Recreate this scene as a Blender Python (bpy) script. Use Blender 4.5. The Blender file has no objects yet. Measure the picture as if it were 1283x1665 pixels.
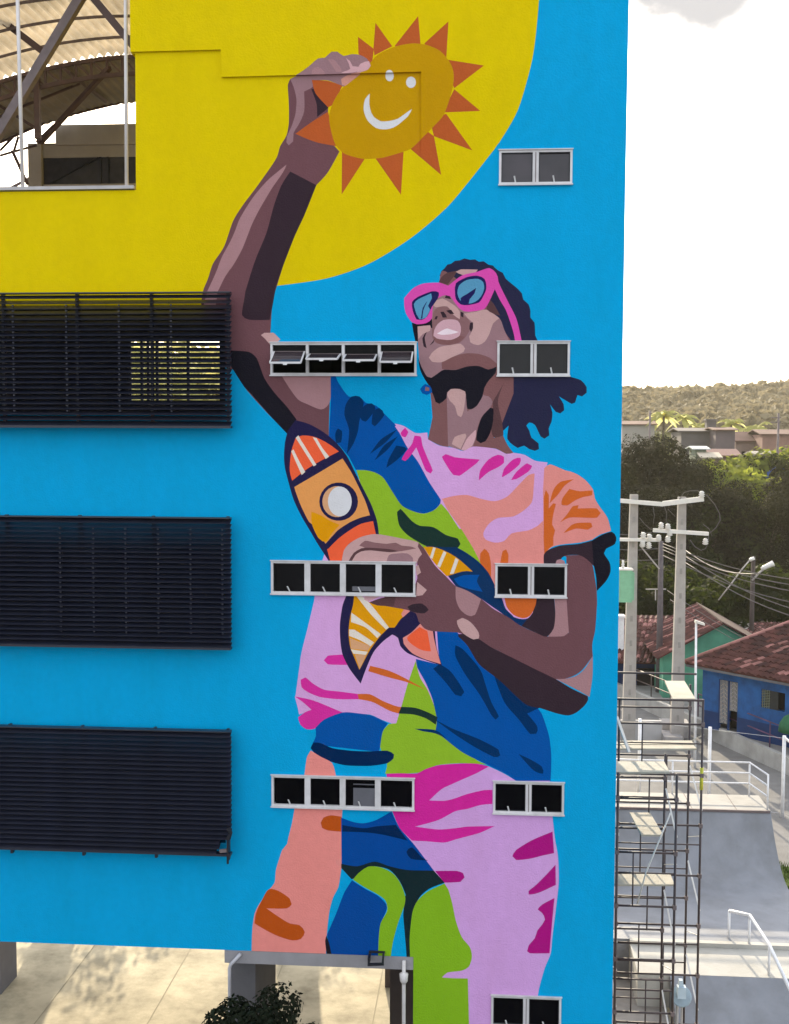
import bpy, bmesh, math, random
from mathutils import Vector, Matrix, noise
from mathutils.geometry import delaunay_2d_cdt
R = math.radians
random.seed(7)
scene = bpy.context.scene
col = scene.collection

# ------------------------------------------------------------------ camera
PW, PH, FPX = 1283.0, 1665.0, 1900.0          # photograph size and focal length in its pixels
YAW, PITCH, ROLL = R(-4.3224), R(3.5607), R(0.2307)
CAM = Vector((0.0, -17.757, 12.5))
_cy, _sy, _cp, _sp = math.cos(YAW), math.sin(YAW), math.cos(PITCH), math.sin(PITCH)
FWD = Vector((_sy * _cp, _cy * _cp, -_sp))
_r = Vector((_cy, -_sy, 0.0)); _u = _r.cross(FWD)
RGT = _r * math.cos(ROLL) + _u * math.sin(ROLL)
UPV = -_r * math.sin(ROLL) + _u * math.cos(ROLL)
cd = bpy.data.cameras.new('camera'); cam = bpy.data.objects.new('camera', cd); col.objects.link(cam)
cam.matrix_world = Matrix((
    (RGT.x, UPV.x, -FWD.x, CAM.x), (RGT.y, UPV.y, -FWD.y, CAM.y), (RGT.z, UPV.z, -FWD.z, CAM.z), (0, 0, 0, 1)))
cd.sensor_fit = 'VERTICAL'; cd.sensor_height = 24.0; cd.sensor_width = 36.0
cd.lens = 24.0 * FPX / PH
cd.clip_start = 0.1; cd.clip_end = 5000
scene.camera = cam

# ------------------------------------------------------------------ light
SUN_EL, SUN_AZ = R(20.0), R(-10.0)             # azimuth measured from +Y towards +X
world = bpy.data.worlds.new('World'); scene.world = world; world.use_nodes = True
wn = world.node_tree.nodes; wl = world.node_tree.links
for n in list(wn): wn.remove(n)
wo = wn.new('ShaderNodeOutputWorld'); bg = wn.new('ShaderNodeBackground'); sky = wn.new('ShaderNodeTexSky')
sky.sky_type = 'NISHITA'; sky.sun_disc = False; sky.sun_elevation = SUN_EL; sky.sun_rotation = SUN_AZ
sky.air_density = 1.0; sky.dust_density = 3.0; sky.ozone_density = 1.0; sky.altitude = 50
# bright thin overcast veil with one grey cloud, mixed over the sky by direction
wtc = wn.new('ShaderNodeTexCoord')
wno = wn.new('ShaderNodeTexNoise'); wno.inputs['Scale'].default_value = 3.2; wno.inputs['Detail'].default_value = 6
wmp = wn.new('ShaderNodeMapping'); wmp.inputs['Scale'].default_value = (1, 1, 2.6)
wl.new(wtc.outputs['Generated'], wmp.inputs[0]); wl.new(wmp.outputs[0], wno.inputs[0])
wcr = wn.new('ShaderNodeValToRGB'); wcr.color_ramp.elements[0].position = .35; wcr.color_ramp.elements[1].position = .75
wl.new(wno.outputs[0], wcr.inputs[0])
veil = wn.new('ShaderNodeMix'); veil.data_type = 'RGBA'
wml = wn.new('ShaderNodeMath'); wml.operation = 'MULTIPLY_ADD'; wml.inputs[1].default_value = .3; wml.inputs[2].default_value = .45
wl.new(wcr.outputs[0], wml.inputs[0]); wl.new(wml.outputs[0], veil.inputs[0])
wl.new(sky.outputs[0], veil.inputs[6]); veil.inputs[7].default_value = (7.5, 7.6, 7.9, 1)
# one grey cloud high to the right of the building
CL = (FWD + RGT * ((1128 - PW / 2) / FPX) - UPV * ((-25 - PH / 2) / FPX)).normalized()
wsub = wn.new('ShaderNodeVectorMath'); wsub.operation = 'SUBTRACT'; wsub.inputs[1].default_value = CL; wl.new(wtc.outputs['Generated'], wsub.inputs[0])
wsc = wn.new('ShaderNodeVectorMath'); wsc.operation = 'MULTIPLY'; wsc.inputs[1].default_value = (1 / .058, 1 / .058, 1 / .036); wl.new(wsub.outputs[0], wsc.inputs[0])
wn2 = wn.new('ShaderNodeTexNoise'); wn2.inputs['Scale'].default_value = 1.3; wn2.inputs['Detail'].default_value = 5; wl.new(wsc.outputs[0], wn2.inputs[0])
wle = wn.new('ShaderNodeVectorMath'); wle.operation = 'LENGTH'; wl.new(wsc.outputs[0], wle.inputs[0])
wad = wn.new('ShaderNodeMath'); wad.operation = 'MULTIPLY_ADD'; wad.inputs[1].default_value = 1.5; wl.new(wn2.outputs[0], wad.inputs[0]); wl.new(wle.outputs['Value'], wad.inputs[2])
wr2 = wn.new('ShaderNodeValToRGB'); wr2.color_ramp.interpolation = 'EASE'; wr2.color_ramp.elements[0].position = .60; wr2.color_ramp.elements[0].color = (1, 1, 1, 1); wr2.color_ramp.elements[1].position = .92; wr2.color_ramp.elements[1].color = (0, 0, 0, 1)
whf = wn.new('ShaderNodeMath'); whf.operation = 'MULTIPLY'; whf.inputs[1].default_value = .4; wl.new(wad.outputs[0], whf.inputs[0]); wl.new(whf.outputs[0], wr2.inputs[0])
cmx = wn.new('ShaderNodeMix'); cmx.data_type = 'RGBA'; wl.new(wr2.outputs[0], cmx.inputs[0]); wl.new(veil.outputs[2], cmx.inputs[6]); cmx.inputs[7].default_value = (2.45, 2.4, 2.4, 1)
wl.new(cmx.outputs[2], bg.inputs[0]); bg.inputs[1].default_value = 0.10
wl.new(bg.outputs[0], wo.inputs[0])
SUND = Vector((math.sin(SUN_AZ) * math.cos(SUN_EL), math.cos(SUN_AZ) * math.cos(SUN_EL), math.sin(SUN_EL)))
sl = bpy.data.lights.new('sun', 'SUN'); sl.energy = 2.7; sl.angle = R(0.6); sl.color = (1.0, .86, .64)
so = bpy.data.objects.new('sun', sl); col.objects.link(so); so.rotation_euler = SUND.to_track_quat('Z', 'Y').to_euler()
so.location = (-20, 60, 60)
vs = scene.view_settings
vs.view_transform = 'Standard'; vs.look = 'None'; vs.gamma = 1; vs.use_curve_mapping = False; vs.exposure = 1.64
try:
    scene.cycles.volume_bounces = 1
    scene.cycles.max_bounces = 8
    scene.cycles.diffuse_bounces = 4
except Exception: pass

# ------------------------------------------------------------------ pixel rays -> places on real planes
def ray(px, py): return (FWD + RGT * ((px - PW / 2) / FPX) - UPV * ((py - PH / 2) / FPX))
def pl(px, py, Y=0.0):
    d = ray(px, py); return CAM + d * ((Y - CAM.y) / d.y)
def gp(px, py, z=0.0):
    d = ray(px, py); return CAM + d * ((z - CAM.z) / d.z)
def xr(px, py, X):
    d = ray(px, py); return CAM + d * ((X - CAM.x) / d.x)

# ------------------------------------------------------------------ materials
def lin(c): return tuple((v / 255 / 12.92) if v / 255 <= .04045 else ((v / 255 + .055) / 1.055) ** 2.4 for v in c)
MATS = {}
def mat(name, color, rough=.75, var=.12, vscale=6.0, bump=0.0, bscale=60.0, metal=0.0, spec=.35, stain=0.0, transl=0.0, coat=0.0, sscale=None, tcol=None):
    if name in MATS: return MATS[name]
    m = bpy.data.materials.new(name); m.use_nodes = True; MATS[name] = m
    nt = m.node_tree; N = nt.nodes; L = nt.links; b = N['Principled BSDF']
    tc = N.new('ShaderNodeTexCoord'); nz = N.new('ShaderNodeTexNoise'); nz.inputs['Scale'].default_value = vscale
    nz.inputs['Detail'].default_value = 5; L.new(tc.outputs['Object'], nz.inputs[0])
    cr = N.new('ShaderNodeValToRGB'); e = cr.color_ramp.elements
    e[0].position = .3; e[1].position = .7
    e[0].color = tuple(max(0, c * (1 - var)) for c in color) + (1,)
    e[1].color = tuple(min(1, c * (1 + var)) for c in color) + (1,)
    L.new(nz.outputs[0], cr.inputs[0]); out = cr.outputs[0]
    if stain:
        n2 = N.new('ShaderNodeTexNoise'); n2.inputs['Scale'].default_value = sscale or vscale * .22; n2.inputs['Detail'].default_value = 8
        n2.inputs['Roughness'].default_value = .65
        mp = N.new('ShaderNodeMapping'); mp.inputs['Scale'].default_value = (1, 1, .35); L.new(tc.outputs['Object'], mp.inputs[0]); L.new(mp.outputs[0], n2.inputs[0])
        c2 = N.new('ShaderNodeValToRGB'); c2.color_ramp.elements[0].position = .42; c2.color_ramp.elements[1].position = .72
        c2.color_ramp.elements[0].color = (1, 1, 1, 1); v = 1 - stain; c2.color_ramp.elements[1].color = (v, v * .99, v * .96, 1)
        L.new(n2.outputs[0], c2.inputs[0])
        mx = N.new('ShaderNodeMix'); mx.data_type = 'RGBA'; mx.blend_type = 'MULTIPLY'; mx.inputs[0].default_value = 1
        L.new(out, mx.inputs[6]); L.new(c2.outputs[0], mx.inputs[7]); out = mx.outputs[2]
    L.new(out, b.inputs['Base Color'])
    b.inputs['Roughness'].default_value = rough; b.inputs['Metallic'].default_value = metal
    b.inputs['Specular IOR Level'].default_value = spec
    if coat: b.inputs['Coat Weight'].default_value = coat
    if bump:
        n3 = N.new('ShaderNodeTexNoise'); n3.inputs['Scale'].default_value = bscale; n3.inputs['Detail'].default_value = 6
        L.new(tc.outputs['Object'], n3.inputs[0]); bp = N.new('ShaderNodeBump'); bp.inputs['Strength'].default_value = bump
        bp.inputs['Distance'].default_value = .02; L.new(n3.outputs[0], bp.inputs['Height']); L.new(bp.outputs[0], b.inputs['Normal'])
    if transl:
        tr = N.new('ShaderNodeBsdfTranslucent'); (L.new(out, tr.inputs[0]) if not tcol else setattr(tr.inputs[0], 'default_value', tuple(tcol) + (1,))); ms = N.new('ShaderNodeMixShader'); ms.inputs[0].default_value = transl
        L.new(b.outputs[0], ms.inputs[1]); L.new(tr.outputs[0], ms.inputs[2]); L.new(ms.outputs[0], N['Material Output'].inputs[0])
    return m

# ------------------------------------------------------------------ mesh helper
class MB:
    def __init__(s): s.v = []; s.f = []; s.m = []; s.mi = 0; s.sm = []; s.smooth = False
    def add(s, vs, fs):
        b = len(s.v); s.v += [Vector(v) for v in vs]
        for f in fs: s.f.append(tuple(b + i for i in f)); s.m.append(s.mi); s.sm.append(s.smooth)
        return s
    def box(s, x0, x1, y0, y1, z0, z1):
        if x0 > x1: x0, x1 = x1, x0
        if y0 > y1: y0, y1 = y1, y0
        if z0 > z1: z0, z1 = z1, z0
        return s.add([(x0, y0, z0), (x1, y0, z0), (x1, y1, z0), (x0, y1, z0), (x0, y0, z1), (x1, y0, z1), (x1, y1, z1), (x0, y1, z1)],
                     [(0, 3, 2, 1), (4, 5, 6, 7), (0, 1, 5, 4), (1, 2, 6, 5), (2, 3, 7, 6), (3, 0, 4, 7)])
    def bar(s, a, b, w, h, up=(0, 0, 1)):
        a = Vector(a); b = Vector(b); d = (b - a).normalized(); u = Vector(up)
        if abs(d.dot(u)) > .98: u = Vector((0, 1, 0))
        r = d.cross(u).normalized(); u = r.cross(d)
        r = r * (w / 2); u = u * (h / 2)
        return s.add([a - r - u, a + r - u, a + r + u, a - r + u, b - r - u, b + r - u, b + r + u, b - r + u],
                     [(0, 3, 2, 1), (4, 5, 6, 7), (0, 1, 5, 4), (1, 2, 6, 5), (2, 3, 7, 6), (3, 0, 4, 7)])
    def tube(s, pts, r, n=8, r2=None, cap=True):
        pts = [Vector(p) for p in pts]; k = len(pts); vs = []; ref = None
        for i, p in enumerate(pts):
            d = (pts[min(i + 1, k - 1)] - pts[max(i - 1, 0)]).normalized()
            if ref is None:
                ref = d.cross(Vector((0, 0, 1)));
                if ref.length < .05: ref = d.cross(Vector((0, 1, 0)))
            ref = (ref - d * ref.dot(d)).normalized(); o = d.cross(ref)
            rr = r if r2 is None else r + (r2 - r) * i / max(1, k - 1)
            for j in range(n):
                a = 2 * math.pi * j / n; vs.append(p + (ref * math.cos(a) + o * math.sin(a)) * rr)
        fs = [(i * n + j, i * n + (j + 1) % n, (i + 1) * n + (j + 1) % n, (i + 1) * n + j) for i in range(k - 1) for j in range(n)]
        if cap: fs += [tuple(range(n - 1, -1, -1)), tuple((k - 1) * n + j for j in range(n))]
        sm = s.smooth; s.smooth = True; s.add(vs, fs); s.smooth = sm; return s
    def lathe(s, c, prof, n=14):
        c = Vector(c); vs = []; k = len(prof)
        for (r, z) in prof:
            for j in range(n):
                a = 2 * math.pi * j / n; vs.append(c + Vector((r * math.cos(a), r * math.sin(a), z)))
        fs = [(i * n + j, i * n + (j + 1) % n, (i + 1) * n + (j + 1) % n, (i + 1) * n + j) for i in range(k - 1) for j in range(n)]
        fs += [tuple(range(n - 1, -1, -1)), tuple((k - 1) * n + j for j in range(n))]
        sm = s.smooth; s.smooth = True; s.add(vs, fs); s.smooth = sm; return s
    def quad(s, a, b, c, d): return s.add([a, b, c, d], [(0, 1, 2, 3)])
    def slab(s, pts, t):
        """solid from a planar polygon (3-D points) extruded by vector t"""
        n = len(pts); t = Vector(t); pts = [Vector(p) for p in pts]
        return s.add(pts + [p + t for p in pts], [tuple(range(n - 1, -1, -1)), tuple(range(n, 2 * n))] + [(i, (i + 1) % n, n + (i + 1) % n, n + i) for i in range(n)])
    def mesh(s, name, mats, off=Vector((0, 0, 0))):
        me = bpy.data.meshes.new(name); me.from_pydata([v - off for v in s.v], [], s.f)
        for m in (mats if isinstance(mats, (list, tuple)) else [mats]): me.materials.append(m)
        me.polygons.foreach_set('material_index', s.m); me.polygons.foreach_set('use_smooth', s.sm)
        me.update(); return me

def tag(o, label=None, cat=None, group=None, kind=None):
    if label: o['label'] = label
    if cat: o['category'] = cat
    if group: o['group'] = group
    if kind: o['kind'] = kind
    return o
def thing(name, loc, label, cat, group=None):
    o = bpy.data.objects.new(name, None); col.objects.link(o); o.location = loc; o.empty_display_size = .3
    return tag(o, label, cat, group)
def wpos(o):
    p = Vector(o.location); q = o.parent
    while q: p += Vector(q.location); q = q.parent
    return p
def part(name, mb, mats, parent, label=None, kind=None):
    me = mb.mesh(name, mats, wpos(parent) if parent else Vector((0, 0, 0)))
    o = bpy.data.objects.new(name, me); col.objects.link(o); o.parent = parent
    return tag(o, label, None, None, kind)
def single(name, mb, mats, label, cat, group=None, loc=None):
    loc = Vector(loc) if loc is not None else Vector((0, 0, 0))
    o = bpy.data.objects.new(name, mb.mesh(name, mats, loc)); col.objects.link(o); o.location = loc
    return tag(o, label, cat, group)
def piece(name, me, parent, wloc, rot=None):
    o = bpy.data.objects.new(name, me); col.objects.link(o); o.parent = parent
    o.location = Vector(wloc) - wpos(parent)
    if rot: o.rotation_euler = rot
    return o
def struct(name, mb, mats):
    o = bpy.data.objects.new(name, mb.mesh(name, mats)); col.objects.link(o); o['kind'] = 'structure'; return o
def copy_tree(o, parent=None):
    c = o.copy(); col.objects.link(c); c.parent = parent
    for ch in list(o.children): copy_tree(ch, c)
    return c
# ------------------------------------------------------------------ the painted facade
TILES = {'P': (0, 0, 1.0), 'T1': (440, 60, 6.415), 'T2': (600, 20, 6.415), 'T3': (500, 180, 4.277), 'T4': (320, 220, 4.935), 'T5': (360, 460, 4.009),
 'T6': (640, 410, 6.415), 'T7': (660, 560, 6.415), 'T8': (780, 420, 6.415), 'T9': (780, 590, 5.346), 'T10': (440, 680, 6.415), 'T11': (500, 820, 6.415),
 'T12': (520, 940, 5.346), 'T13': (560, 620, 5.346), 'T14': (620, 720, 4.009), 'T15': (780, 780, 5.346), 'T16': (640, 860, 4.935), 'T17': (760, 960, 5.346),
 'T18': (460, 1020, 4.935), 'T19': (640, 1020, 4.277), 'T20': (400, 1200, 4.935), 'T21': (400, 1400, 4.935), 'T22': (520, 1220, 4.935), 'T23': (600, 1400, 6.283),
 'T24': (740, 1220, 4.935), 'T25': (740, 1420, 4.935)}
PAL = {  # paint colours as they read in the photograph's even shade
 'blue': (0, 157, 211), 'yellow': (217, 191, 0), 'amber': (192, 144, 4), 'ray': (182, 88, 42), 'white': (214, 212, 214),
 'sk1': (110, 74, 79), 'sk2': (150, 115, 120), 'sk3': (166, 125, 128), 'sk4': (194, 155, 152), 'sk5': (205, 160, 165), 'sk6': (126, 86, 86), 'sk0': (54, 40, 48),
 'ink': (28, 26, 35), 'hair': (40, 40, 66), 'lip': (203, 160, 168), 'tooth': (232, 212, 218), 'peach': (205, 145, 130), 'mauve': (136, 98, 100), 'umber': (90, 62, 64),
 'pinkglass': (216, 76, 168), 'lens': (86, 148, 182), 'lensdark': (34, 32, 84),
 'pink': (212, 160, 211), 'magenta': (212, 48, 152), 'cobalt': (0, 80, 158), 'navy': (0, 46, 92), 'salmon': (224, 140, 132), 'orange': (206, 100, 42),
 'green': (142, 181, 42), 'deep': (28, 52, 46), 'rnavy': (36, 32, 68), 'rred': (238, 96, 58), 'rorange': (226, 152, 84), 'ramber': (222, 150, 10), 'rcream': (226, 214, 200),
 'tan': (214, 160, 118), 'legsalmon': (228, 138, 130), 'rust': (184, 80, 22), 'lilac': (205, 156, 212), 'berry': (208, 38, 148), 'plum': (170, 20, 122), 'leaf': (130, 176, 32),
 'hipblue': (0, 70, 148), 'hipnavy': (0, 36, 78), 'murk': (20, 40, 44), 'tealnavy': (14, 50, 92)}
SH = []
def S(grp, colr, txt, sm=True): SH.append((grp, colr, txt, sm))
def EL(grp, colr, tile, cx, cy, rx, ry, n=26):
    SH.append((grp, colr, tile + ' ' + ' '.join('%.1f,%.1f' % (cx + rx * math.cos(2 * math.pi * i / n), cy + ry * math.sin(2 * math.pi * i / n)) for i in range(n)), False))
def parse(txt, sm):
    t = TILES['P']; pts = []; cor = []
    for k in txt.split():
        if k in TILES: t = TILES[k]; continue
        c = k.endswith('!'); x, y = k.rstrip('!').split(',')
        pts.append((t[0] + float(x) / t[2], t[1] + float(y) / t[2])); cor.append(c)
    if not sm: return pts
    n = len(pts); out = []
    for i in range(n):
        p0, p1, p2, p3 = pts[i - 1], pts[i], pts[(i + 1) % n], pts[(i + 2) % n]
        if cor[i]: p0 = p1
        if cor[(i + 1) % n]: p3 = p2
        L = math.dist(p1, p2); k = max(1, min(6, int(L / 5)))
        if cor[i] and cor[(i + 1) % n]: k = 1
        for j in range(k):
            u = j / k; q = []
            for a in (0, 1):
                m1 = (p2[a] - p0[a]) * .42; m2 = (p3[a] - p1[a]) * .42
                lim = L * .9; m1 = max(-lim, min(lim, m1)); m2 = max(-lim, min(lim, m2))
                q.append((2 * u ** 3 - 3 * u ** 2 + 1) * p1[a] + (u ** 3 - 2 * u ** 2 + u) * m1 + (-2 * u ** 3 + 3 * u ** 2) * p2[a] + (u ** 3 - u ** 2) * m2)
            out.append(tuple(q))
    return out

g = 'painted_sky_disc'
S(g, 'yellow', 'P -900,530! -900,-900! 884,-900! 880,-60 874,30 865,100 842,180 812,232 800,248 758.6,300 724,340 667,388 599.6,429 532,452.6 452,464.6 400,470 370,474! 366,530!')
g = 'painted_sun'
for t in ('T1 915,10! 1080,135! 1060,300! 920,190!', 'T2 70,120! 245,365! 60,460! 50,380!', 'T2 515,50! 540,350! 400,420! 270,362!', 'T2 830,105! 808,480! 640,430! 580,335!',
          'T2 820,505! 1200,565! 890,800! 820,650!', 'T2 890,810! 1162,1035! 780,1050! 830,930!', 'T3 965,25! 1147,278! 880,180! 850,60!', 'T3 880,180! 930,448! 715,265! 800,120!',
          'T3 472,330! 650,585! 668,288! 560,250!', 'T3 240,280! 238,582! 400,332! 300,260!'):
    S(g, 'ray', t, False)
h = 'painted_person'
S(h, 'sk1', 'T1 205,440! 180,500 190,700 190,900 165,1030 100,1140 50,1283 T4 490,400 370,560 290,690 220,890 130,1030 90,1150 50,1250 P 328,510 350,570 370,600 T5 85,565 150,680 300,850 430,980! 700,1000! 705,800 715,610! 380,600! 320,400! 320,320! 330,170 355,30 T4 620,1283 700,1030 790,800 860,650 950,410! 1050,300 1145,130! 1090,70! T1 600,780! 600,460! 430,440!')
S(h, 'sk0', 'T4 750,290! 960,400! 860,650 790,800 700,1030 640,1200 T5 355,30 330,170 315,242! 180,240 135,210 150,100 T4 400,1220 470,1000 560,780 620,560 680,400')
S(h, 'sk3', 'T4 720,235! 690,300 600,430 500,600 440,720 370,900 300,1030 230,1130 170,1250! P 350,500! 330,500! T4 85,1250! 150,1110 200,980 270,850 310,760 350,660 450,500 560,370 640,300')
S(h, 'ink', 'T5 60,440! 180,450 230,490 280,620 350,720 430,810 490,890! 430,985! 330,880 190,720 150,680 60,540!')
S(h, 'sk4', 'T5 258,340! 280,325! 340,325! 385,368! 330,420! 290,370')
S(h, 'sk3', 'T5 390,600! 715,600! 720,700 700,790 650,825 560,790 500,760 440,680')
S(h, 'sk2', 'T1 205,440! 300,390 400,320 500,235 570,228 640,165 700,165 765,210 850,190 940,200 1010,240 1045,290 1040,330 900,420 760,520! 600,455 430,450! 440,520 350,570! 350,780 290,920 240,1000 235,1090 190,1130 165,1100 170,1040 220,930 260,800 270,650 240,520')
S(h, 'sk3', 'T1 600,240 660,245 740,340 745,375 690,375 640,300')
S(h, 'sk3', 'T1 440,350 500,320 575,395 430,395')
S(h, 'sk5', 'T1 790,230! 830,260 860,315 950,325 890,375 740,385 835,345 820,290')
S(h, 'sk0', 'T1 425,545! 460,540! 605,740! 485,835! 480,700')
S(g, 'ray', 'T1 260,1010! 440,880 600,780! 690,1140! 500,1105 370,1060')
S(g, 'ray', 'T1 430,450! 600,460 750,510! 650,710! 600,735! 470,590')
S(g, 'amber', 'P 535,189.4 539.8,219 546,236 558.5,249 575,255 593.5,258.5 621.6,256.5 652,248 668,242 687,224.4 705.8,205.7 722,187 734,152.5 738,129 736.4,113.5 729.4,99.5 715.4,84 693.5,74.6 670,72.2 642,77.7 615.6,90 602,104 580,125.5 558.5,141 543,164')
S(h, 'sk5', 'T1 940,290 1030,262 1048,310 1020,350 950,375 900,375')
S(h, 'peach', 'T1 735,440! 800,400 950,375! 880,430 780,510 745,500')
S(g, 'white', 'T1 1035,590! 985,650 970,760 1010,870 1100,950 1200,965 1283,945 T2 320,1160 410,1080 448,1008! 400,1040 300,1110 200,1135 120,1135 50,1090 T1 1050,790 1030,700')
EL(g, 'white', 'T2', 215, 665, 44, 55, 16); EL(g, 'white', 'T2', 438, 730, 52, 60, 16)

# --- head
S('painted_hair', 'hair', 'T6 480,250! 500,195 530,170 560,130 600,120 640,90 690,85 740,65 800,80 850,75 890,100 940,95 990,130 1040,140 T8 150,90 190,125 240,150 270,210 330,262 400,320 440,365 455,430 510,480 530,555 530,620 572,670 578,760 600,850 T9 700,60! 800,125! 880,150 930,210 930,260 890,292 850,280 830,345 800,357 760,335 690,292! 730,360 735,412 700,440 660,425 612,362! 632,430 625,510 600,570 605,630 562,660 530,640 480,540 430,518 405,545 432,590 450,650 512,700 515,750 480,765 430,750 385,720 330,740 290,715 240,660 252,545! 205,590! 180,500! 130,300 230,110! T6 1200,920! 1150,800 1105,690 960,600! 700,300!')
S(h, 'sk6', 'P 684,560! 700,640 705,712! 730,726! 790,728! 812,700! 835,640! 835,560! 800,510! 775,470! 745,455! 720,440 714,460! 690,540!')
S(h, 'umber', 'T7 905,600! 1062,335! 1010,430 960,600 1000,800 1015,950 950,985 905,960 890,880! 915,760')
S(h, 'sk6', 'T7 310,590! 430,540! 445,1070! 350,1052 230,990! 270,800 290,680')
S(h, 'sk2', 'T7 425,480! 640,460! 640,700! 720,640 800,520 860,535 905,600 885,660 790,760 745,880 735,960 705,1065! 600,1110! 440,1062!')
S(h, 'sk4', 'T7 430,520 470,465 560,465 620,495 615,600 600,700 575,760 540,740 510,640 460,590')
S(h, 'sk4', 'T7 480,1040! 510,965 620,930 632,955 570,1090!')
S(h, 'sk5', 'T7 578,1100! 640,980 728,890! 730,960 690,1060 620,1112')
S(h, 'sk6', 'T7 930,300! 1062,335! 980,450 910,585! 860,540 810,530 830,420 870,370')
S(h, 'sk6', 'T7 700,1065! 740,980 830,1010 890,900! 920,975 1012,950! 1060,1050 1120,1130! 1050,1142 940,1088')
S(h, 'ink', 'T7 880,660! 912,668 910,800 880,920 830,1010 780,1030 735,1000 745,900 790,760')
S(h, 'sk2', 'T6 230,760! 250,900 265,1080 T7 150,230 200,345 260,355! 380,290! 930,250! 980,150! T6 1205,925! 1150,800 1105,690 960,600 700,560! 560,440! 420,480! 380,700!')
S(h, 'sk6', 'T6 500,1145! 650,1080 760,1055 880,1060 1000,1100 1085,1170! 1080,1240! 950,1240 800,1195 640,1225 505,1220!')
S(h, 'ink', 'T7 370,275! 400,262 520,265 640,230 760,225 860,262 945,232! 935,300 870,370 820,450 800,540 740,640 680,678 640,672 628,560 618,490 560,465 470,465 430,500 425,560 350,620 310,600 290,540 240,430 200,370 150,270 125,130! 165,240 220,335 265,348')
S(h, 'cobalt', 'T7 200,412 250,430 275,500 220,527 170,512 148,468')
S(h, 'mauve', 'T7 205,440 245,452 242,485 200,482')
S(h, 'mauve', 'T6 700,640! 790,710 800,800 740,900 660,960 500,965 420,930 400,850 405,700 430,600 540,560 640,640')
S(h, 'sk4', 'T6 735,640! 860,622 970,600 1105,690! 1040,740 1000,850 950,935 880,970 800,940 788,880 830,800 830,740 775,690')
S(h, 'sk4', 'T6 415,560! 450,500 510,482 640,560 690,620 690,700! 620,650 560,565 440,575')
S(h, 'sk4', 'T6 368,1100 400,1050 480,990 600,968 700,955 745,1005 730,1040 600,1100 500,1148 400,1142')
S(h, 'sk4', 'T6 245,770! 390,765! 380,820 310,850 260,905!')
S(h, 'sk6', 'T6 415,885! 450,895 600,910 690,865 740,885 680,940 560,967 450,945')
S(h, 'lip', 'T6 415,870! 450,900 520,912 600,915 690,870 702,780 670,715 600,700 520,708 460,750 425,810')
S(h, 'tooth', 'T6 452,850 500,820 560,795 620,815 680,832 600,855 500,862')
for t in ('T6 548,610 600,600 632,645 590,645', 'T6 488,625 522,620 558,682 512,682', 'T6 425,700 440,668 462,668 450,702', 'T6 698,620 730,632 728,682 702,668', 'T6 535,478! 545,450 580,450 600,490!',
          'T6 800,735 828,732 828,790 808,835 790,800', 'T6 350,830! 325,890 345,1002! 315,985 300,900 325,850', 'T6 375,975! 432,900! 415,945'):
    S(h, 'sk0', t)
S(h, 'umber', 'T6 470,312! 500,260 560,215 660,195! 640,240 600,290 565,340!')
S(h, 'sk4', 'T6 648,205! 700,180 880,182! 850,222 720,238')
S(h, 'umber', 'T6 1005,495! 1045,540 1112,662! 1050,645 970,595')
k = 'painted_sunglasses'
S(k, 'ink', 'T6 190,735! 240,750! 400,695! 405,790! 390,790! 380,760! 250,775! 255,935! 228,935! 205,830')
S(k, 'pinkglass', 'T6 110,480! 200,380 300,330 430,318 480,318 570,350! 620,310 720,240 870,205 1000,165 1070,220 1092,300 1050,400 1000,510 950,590 830,618 740,618 680,580 640,530 590,460 540,448 470,475 410,560 400,690 340,740 240,752 190,730 130,640 112,560')
S(k, 'pinkglass', 'T6 1035,340! 1088,290! 1120,370 1200,530 1283,700 T8 438,862! 370,862! T6 1240,800 1170,600 1110,500')
S(k, 'lensdark', 'T6 640,420 650,325 760,262 870,245 950,280 968,380 930,470 890,525 780,552 700,545 650,490')
S(k, 'lens', 'T6 665,430 682,350 760,292 880,278 935,312 946,380 930,430 885,495 810,535 730,530 692,500')
S(k, 'lensdark', 'T6 862,372! 845,430 795,490 780,548 720,545 698,480 760,440')
S(k, 'lensdark', 'T6 192,520 250,468 400,408 472,420 460,485 400,570 350,672 290,708 240,702 200,610')
S(k, 'lens', 'T6 212,540 260,490 392,430! 400,480! 360,560! 382,600! 340,680 270,700 240,650')
S(k, 'lensdark', 'T6 355,505! 305,580 285,695! 300,690! 312,600')

# --- torso
s = 'painted_shirt'
S(s, 'pink', 'T13 440,368! 520,390 620,450 720,445! T7 230,990! 350,1055 500,1080 600,1112 700,1065 940,1090 1050,1142 1120,1130! T9 390,800 480,850 590,865! P 886,770! 886,980! 700,1150! 640,1200! T18 870,770! 790,740 700,700 480,685 330,640 100,560! 130,340 150,200 200,0 T11 70,1000 75,935! P 515,940! 560,800! 600,765! T13 200,800! 400,900!')
S(s, 'pink', 'T18 95,555! 230,600! 240,665! 130,700! 118,640')
S(s, 'salmon', 'T14 395,365! 480,345 560,340 650,365 740,380 820,350 900,270 960,210 1000,200! 990,340 980,390 930,440 860,480 760,490 700,530 665,590 680,630 740,650 800,640 850,590 960,570 1020,540 1055,505! 1062,780! 1062,960! 740,960! 700,870! 640,770 600,690 520,560 440,450')
S(s, 'salmon', 'T14 1062,165! 1100,140 1200,180 T9 790,945 850,970 920,1020 985,1100 T15 1000,160 1040,230 1110,330 1142,445! 1040,480 980,520! 880,545 700,565 620,590 560,660! 555,470! 550,100!')
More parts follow.
